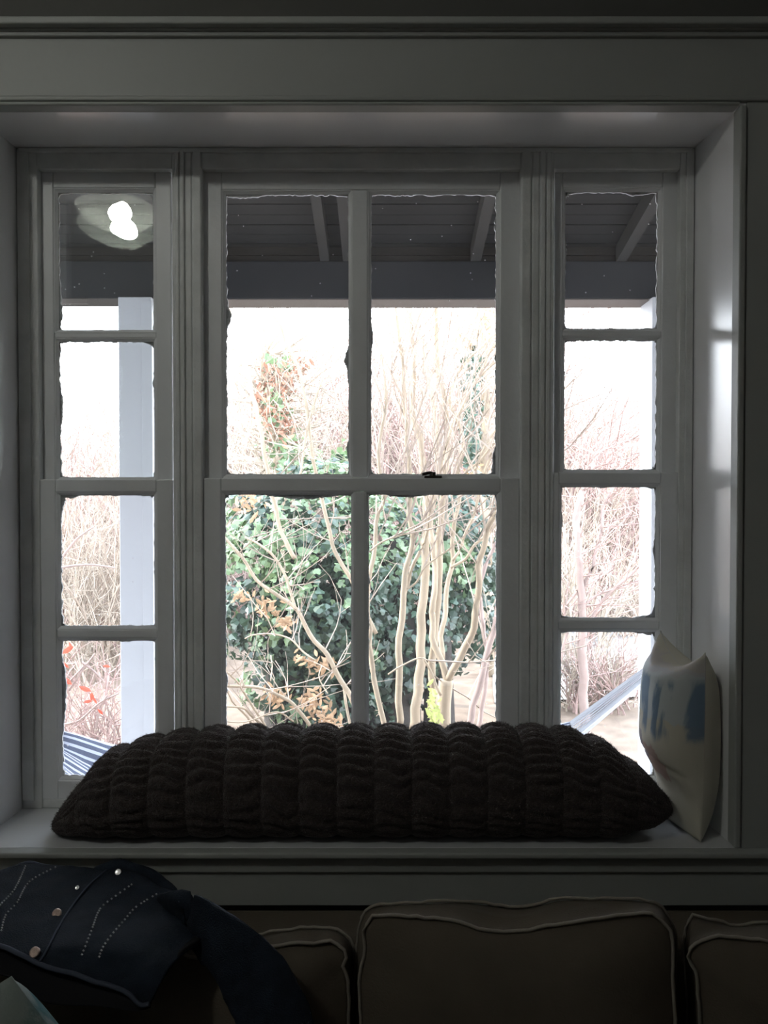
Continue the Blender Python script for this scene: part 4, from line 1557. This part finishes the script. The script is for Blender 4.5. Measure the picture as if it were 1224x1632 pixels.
# back panel (lining side) lying under the front, showing below the hem
v, f = [], []
low = [(-165, 1580), (-120, 1566), (-70, 1556), (-20, 1552), (22, 1562), (48, 1586), (72, 1598), (96, 1602), (125, 1603), (155, 1604), (182, 1607), (204, 1610), (222, 1611), (240, 1602)]
lowp = smooth_path([P(a, b, depthY(b) + .008) for a, b in low], 5)
for i in range(NC):
    for j in range(NR):
        t = j / (NR - 1)
        p = top_s[i][j]
        ed = min(1, min(i, NC - 1 - i) / 6)
        under = p + Vector((0, .010, -.012)) * ed * (1 - t * .3)
        if t > .55:
            k = (t - .55) / .45
            under = under.lerp(lowp[i], k)
        v.append(under - jinv)
for i in range(NC - 1):
    for j in range(NR - 1):
        a = i * NR + j
        f.append((a, a + NR, a + NR + 1, a + 1))
bk = pyobj('back_panel', v, f, M['denim_in'], jk, True)
so = bk.modifiers.new('thickness', 'SOLIDIFY')
so.thickness = .004
# hem band and placket ridge
def on_top(fi, fj, lift=.004):
    i = min(NC - 1, max(0, fi))
    j = min(NR - 1, max(0, fj))
    i0, j0 = int(i), int(j)
    p = top_s[i0][j0].lerp(top_s[min(NC - 1, i0 + 1)][j0], i - i0)
    q = top_s[i0][min(NR - 1, j0 + 1)].lerp(top_s[min(NC - 1, i0 + 1)][min(NR - 1, j0 + 1)], i - i0)
    return p.lerp(q, j - j0) + Vector((0, -lift * .75, lift * .75))
mb = MB()
mb.tube([on_top(i, NR - 1, .001) - jinv for i in range(NC)], .004, 6)
mb.build('hem_band', M['stitch'], jk, True)
def nearest(px, py):
    best, bi, bj = 1e9, 0, 0
    tgt = Vector((px, py))
    for i in range(0, NC):
        for j in range(0, NR):
            p = top_s[i][j]
            d = p - EYE
            c, s = math.cos(PITCH), math.sin(PITCH)
            fw = d.y * c - d.z * s
            upv = d.y * s + d.z * c
            sx, sy = 612 + F * d.x / fw, 816 - F * upv / fw
            e = (sx - px) ** 2 + (sy - py) ** 2
            if e < best:
                best, bi, bj = e, i, j
    return bi, bj
mb = MB()
mb.tube(smooth_path([on_top(*nearest(a, b), .002) - jinv for a, b in ((169, 1388), (140, 1415), (115, 1446), (94, 1480), (76, 1510), (62, 1535))], 3), .0022, 5)
mb.build('placket_seam', M['stitch'], jk, True)
mb = MB()
for pl in ([(42, 1384), (22, 1418), (0, 1450), (-14, 1480)], [(90, 1384), (49, 1408), (28, 1436), (11, 1463), (0, 1490)], [(212, 1413), (182, 1430), (160, 1451), (146, 1478), (137, 1501), (128, 1524)], [(252, 1428), (215, 1445), (197, 1465), (179, 1489), (168, 1510), (157, 1530)]):
    pp = smooth_path([on_top(*nearest(a, b), .0035) for a, b in pl], 4)
    # stones at regular spacing along the seam
    L, last = 0, None
    for a, b in zip(pp, pp[1:]):
        k = max(1, int((b - a).length / .0072))
        for q in range(k):
            c = a.lerp(b, q / k) - jinv
            b0 = len(mb.v)
            r = .0023
            mb.v += [c + Vector(d) * r for d in ((1, 0, 0), (0, 0, 1), (-1, 0, 0), (0, 0, -1), (0, -1.0, .5))]
            mb.f += [(b0, b0 + 1, b0 + 4), (b0 + 1, b0 + 2, b0 + 4), (b0 + 2, b0 + 3, b0 + 4), (b0 + 3, b0, b0 + 4), (b0 + 3, b0 + 2, b0 + 1, b0)]
rs = mb.build('rhinestones', M['stone'], jk)
rs['kind'] = 'stuff'
for (px, py, m_, r) in ((192, 1391, 'steel', .0068), (124, 1414, 'steel', .0045), (94, 1459, 'button', .0082), (58, 1521, 'button', .0085)):
    c = on_top(*nearest(px, py), .004) - jinv
    v, f = lathe([(.0002, .0022), (r * .55, .0020), (r * .8, .0026), (r, .0012), (r, -.002), (r * .6, -.004), (.0002, -.004)], 18)
    o = pyobj('button', v, f, M[m_], jk, True)
    o.location = c
    o.rotation_euler = Vector((-.1, -.75, .65)).to_track_quat('Z', 'Y').to_euler()
# collar stand at the back and the right shoulder fold
mb = MB()
cpts = [P(a, b, y) - jinv for a, b, y in ((150, 1388, 1.665), (172, 1384, 1.67), (190, 1380, 1.675), (212, 1387, 1.67), (240, 1396, 1.66), (262, 1412, 1.64), (278, 1424, 1.60))]
mb.tube(smooth_path(cpts, 4), [.006, .008, .010, .011, .012, .013, .013, .013, .014, .014, .014, .014, .014, .014, .014, .014, .014, .013, .013, .012, .012, .012, .011, .010, .008][:25], 8)
mb.build('collar', M['denim'], jk, True)
mb = MB()
mb.tube(smooth_path([P(a, b, y) - jinv for a, b, y in ((30, 1380, 1.685), (48, 1376, 1.69), (70, 1381, 1.685), (100, 1384, 1.68), (118, 1384, 1.675))], 4), .005, 6)
mb.build('yoke_seam', M['stitch'], jk, True)
# sleeve: from the shoulder over the cushion and down its front
slv = [(262, 1450, 1.545, .030), (298, 1462, 1.465, .050), (335, 1490, 1.41, .050), (372, 1522, 1.38, .054), (402, 1556, 1.365, .058), (424, 1595, 1.35, .060), (440, 1640, 1.34, .061), (452, 1700, 1.335, .060), (460, 1760, 1.33, .058)]
ctr = smooth_path([P(a, b, y) for a, b, y, r in slv], 5)
rad = []
for k in range(len(ctr)):
    t = k / (len(ctr) - 1) * (len(slv) - 1)
    i = min(len(slv) - 2, int(t))
    rad.append(slv[i][3] + (slv[i + 1][3] - slv[i][3]) * (t - i))
v, f = [], []
NS = 28
for k, c in enumerate(ctr):
    t = (ctr[min(k + 1, len(ctr) - 1)] - ctr[max(k - 1, 0)]).normalized()
    side = Vector((t.z, 0, -t.x)).normalized()
    if side.x < 0:
        side = -side
    nn = t.cross(side).normalized()
    if nn.y > 0:
        nn = -nn
    for q in range(NS):
        a = 2 * math.pi * q / NS
        fold = 1 + .06 * noise.noise(Vector((math.cos(a) * 2, math.sin(a) * 2, k * .30)))
        v.append(c + side * (math.cos(a) * rad[k] * fold) + nn * (math.sin(a) * rad[k] * .30 * fold + .006 * noise.noise(Vector((k * .45, a * 1.5, 2)))) - jinv)
for k in range(len(ctr) - 1):
    for q in range(NS):
        a, b = k * NS + q, k * NS + (q + 1) % NS
        f.append((a, b, b + NS, a + NS))
f.append(tuple(range(NS - 1, -1, -1)))
f.append(tuple((len(ctr) - 1) * NS + q for q in range(NS)))
pyobj('sleeve', v, f, M['denim'], jk, True)
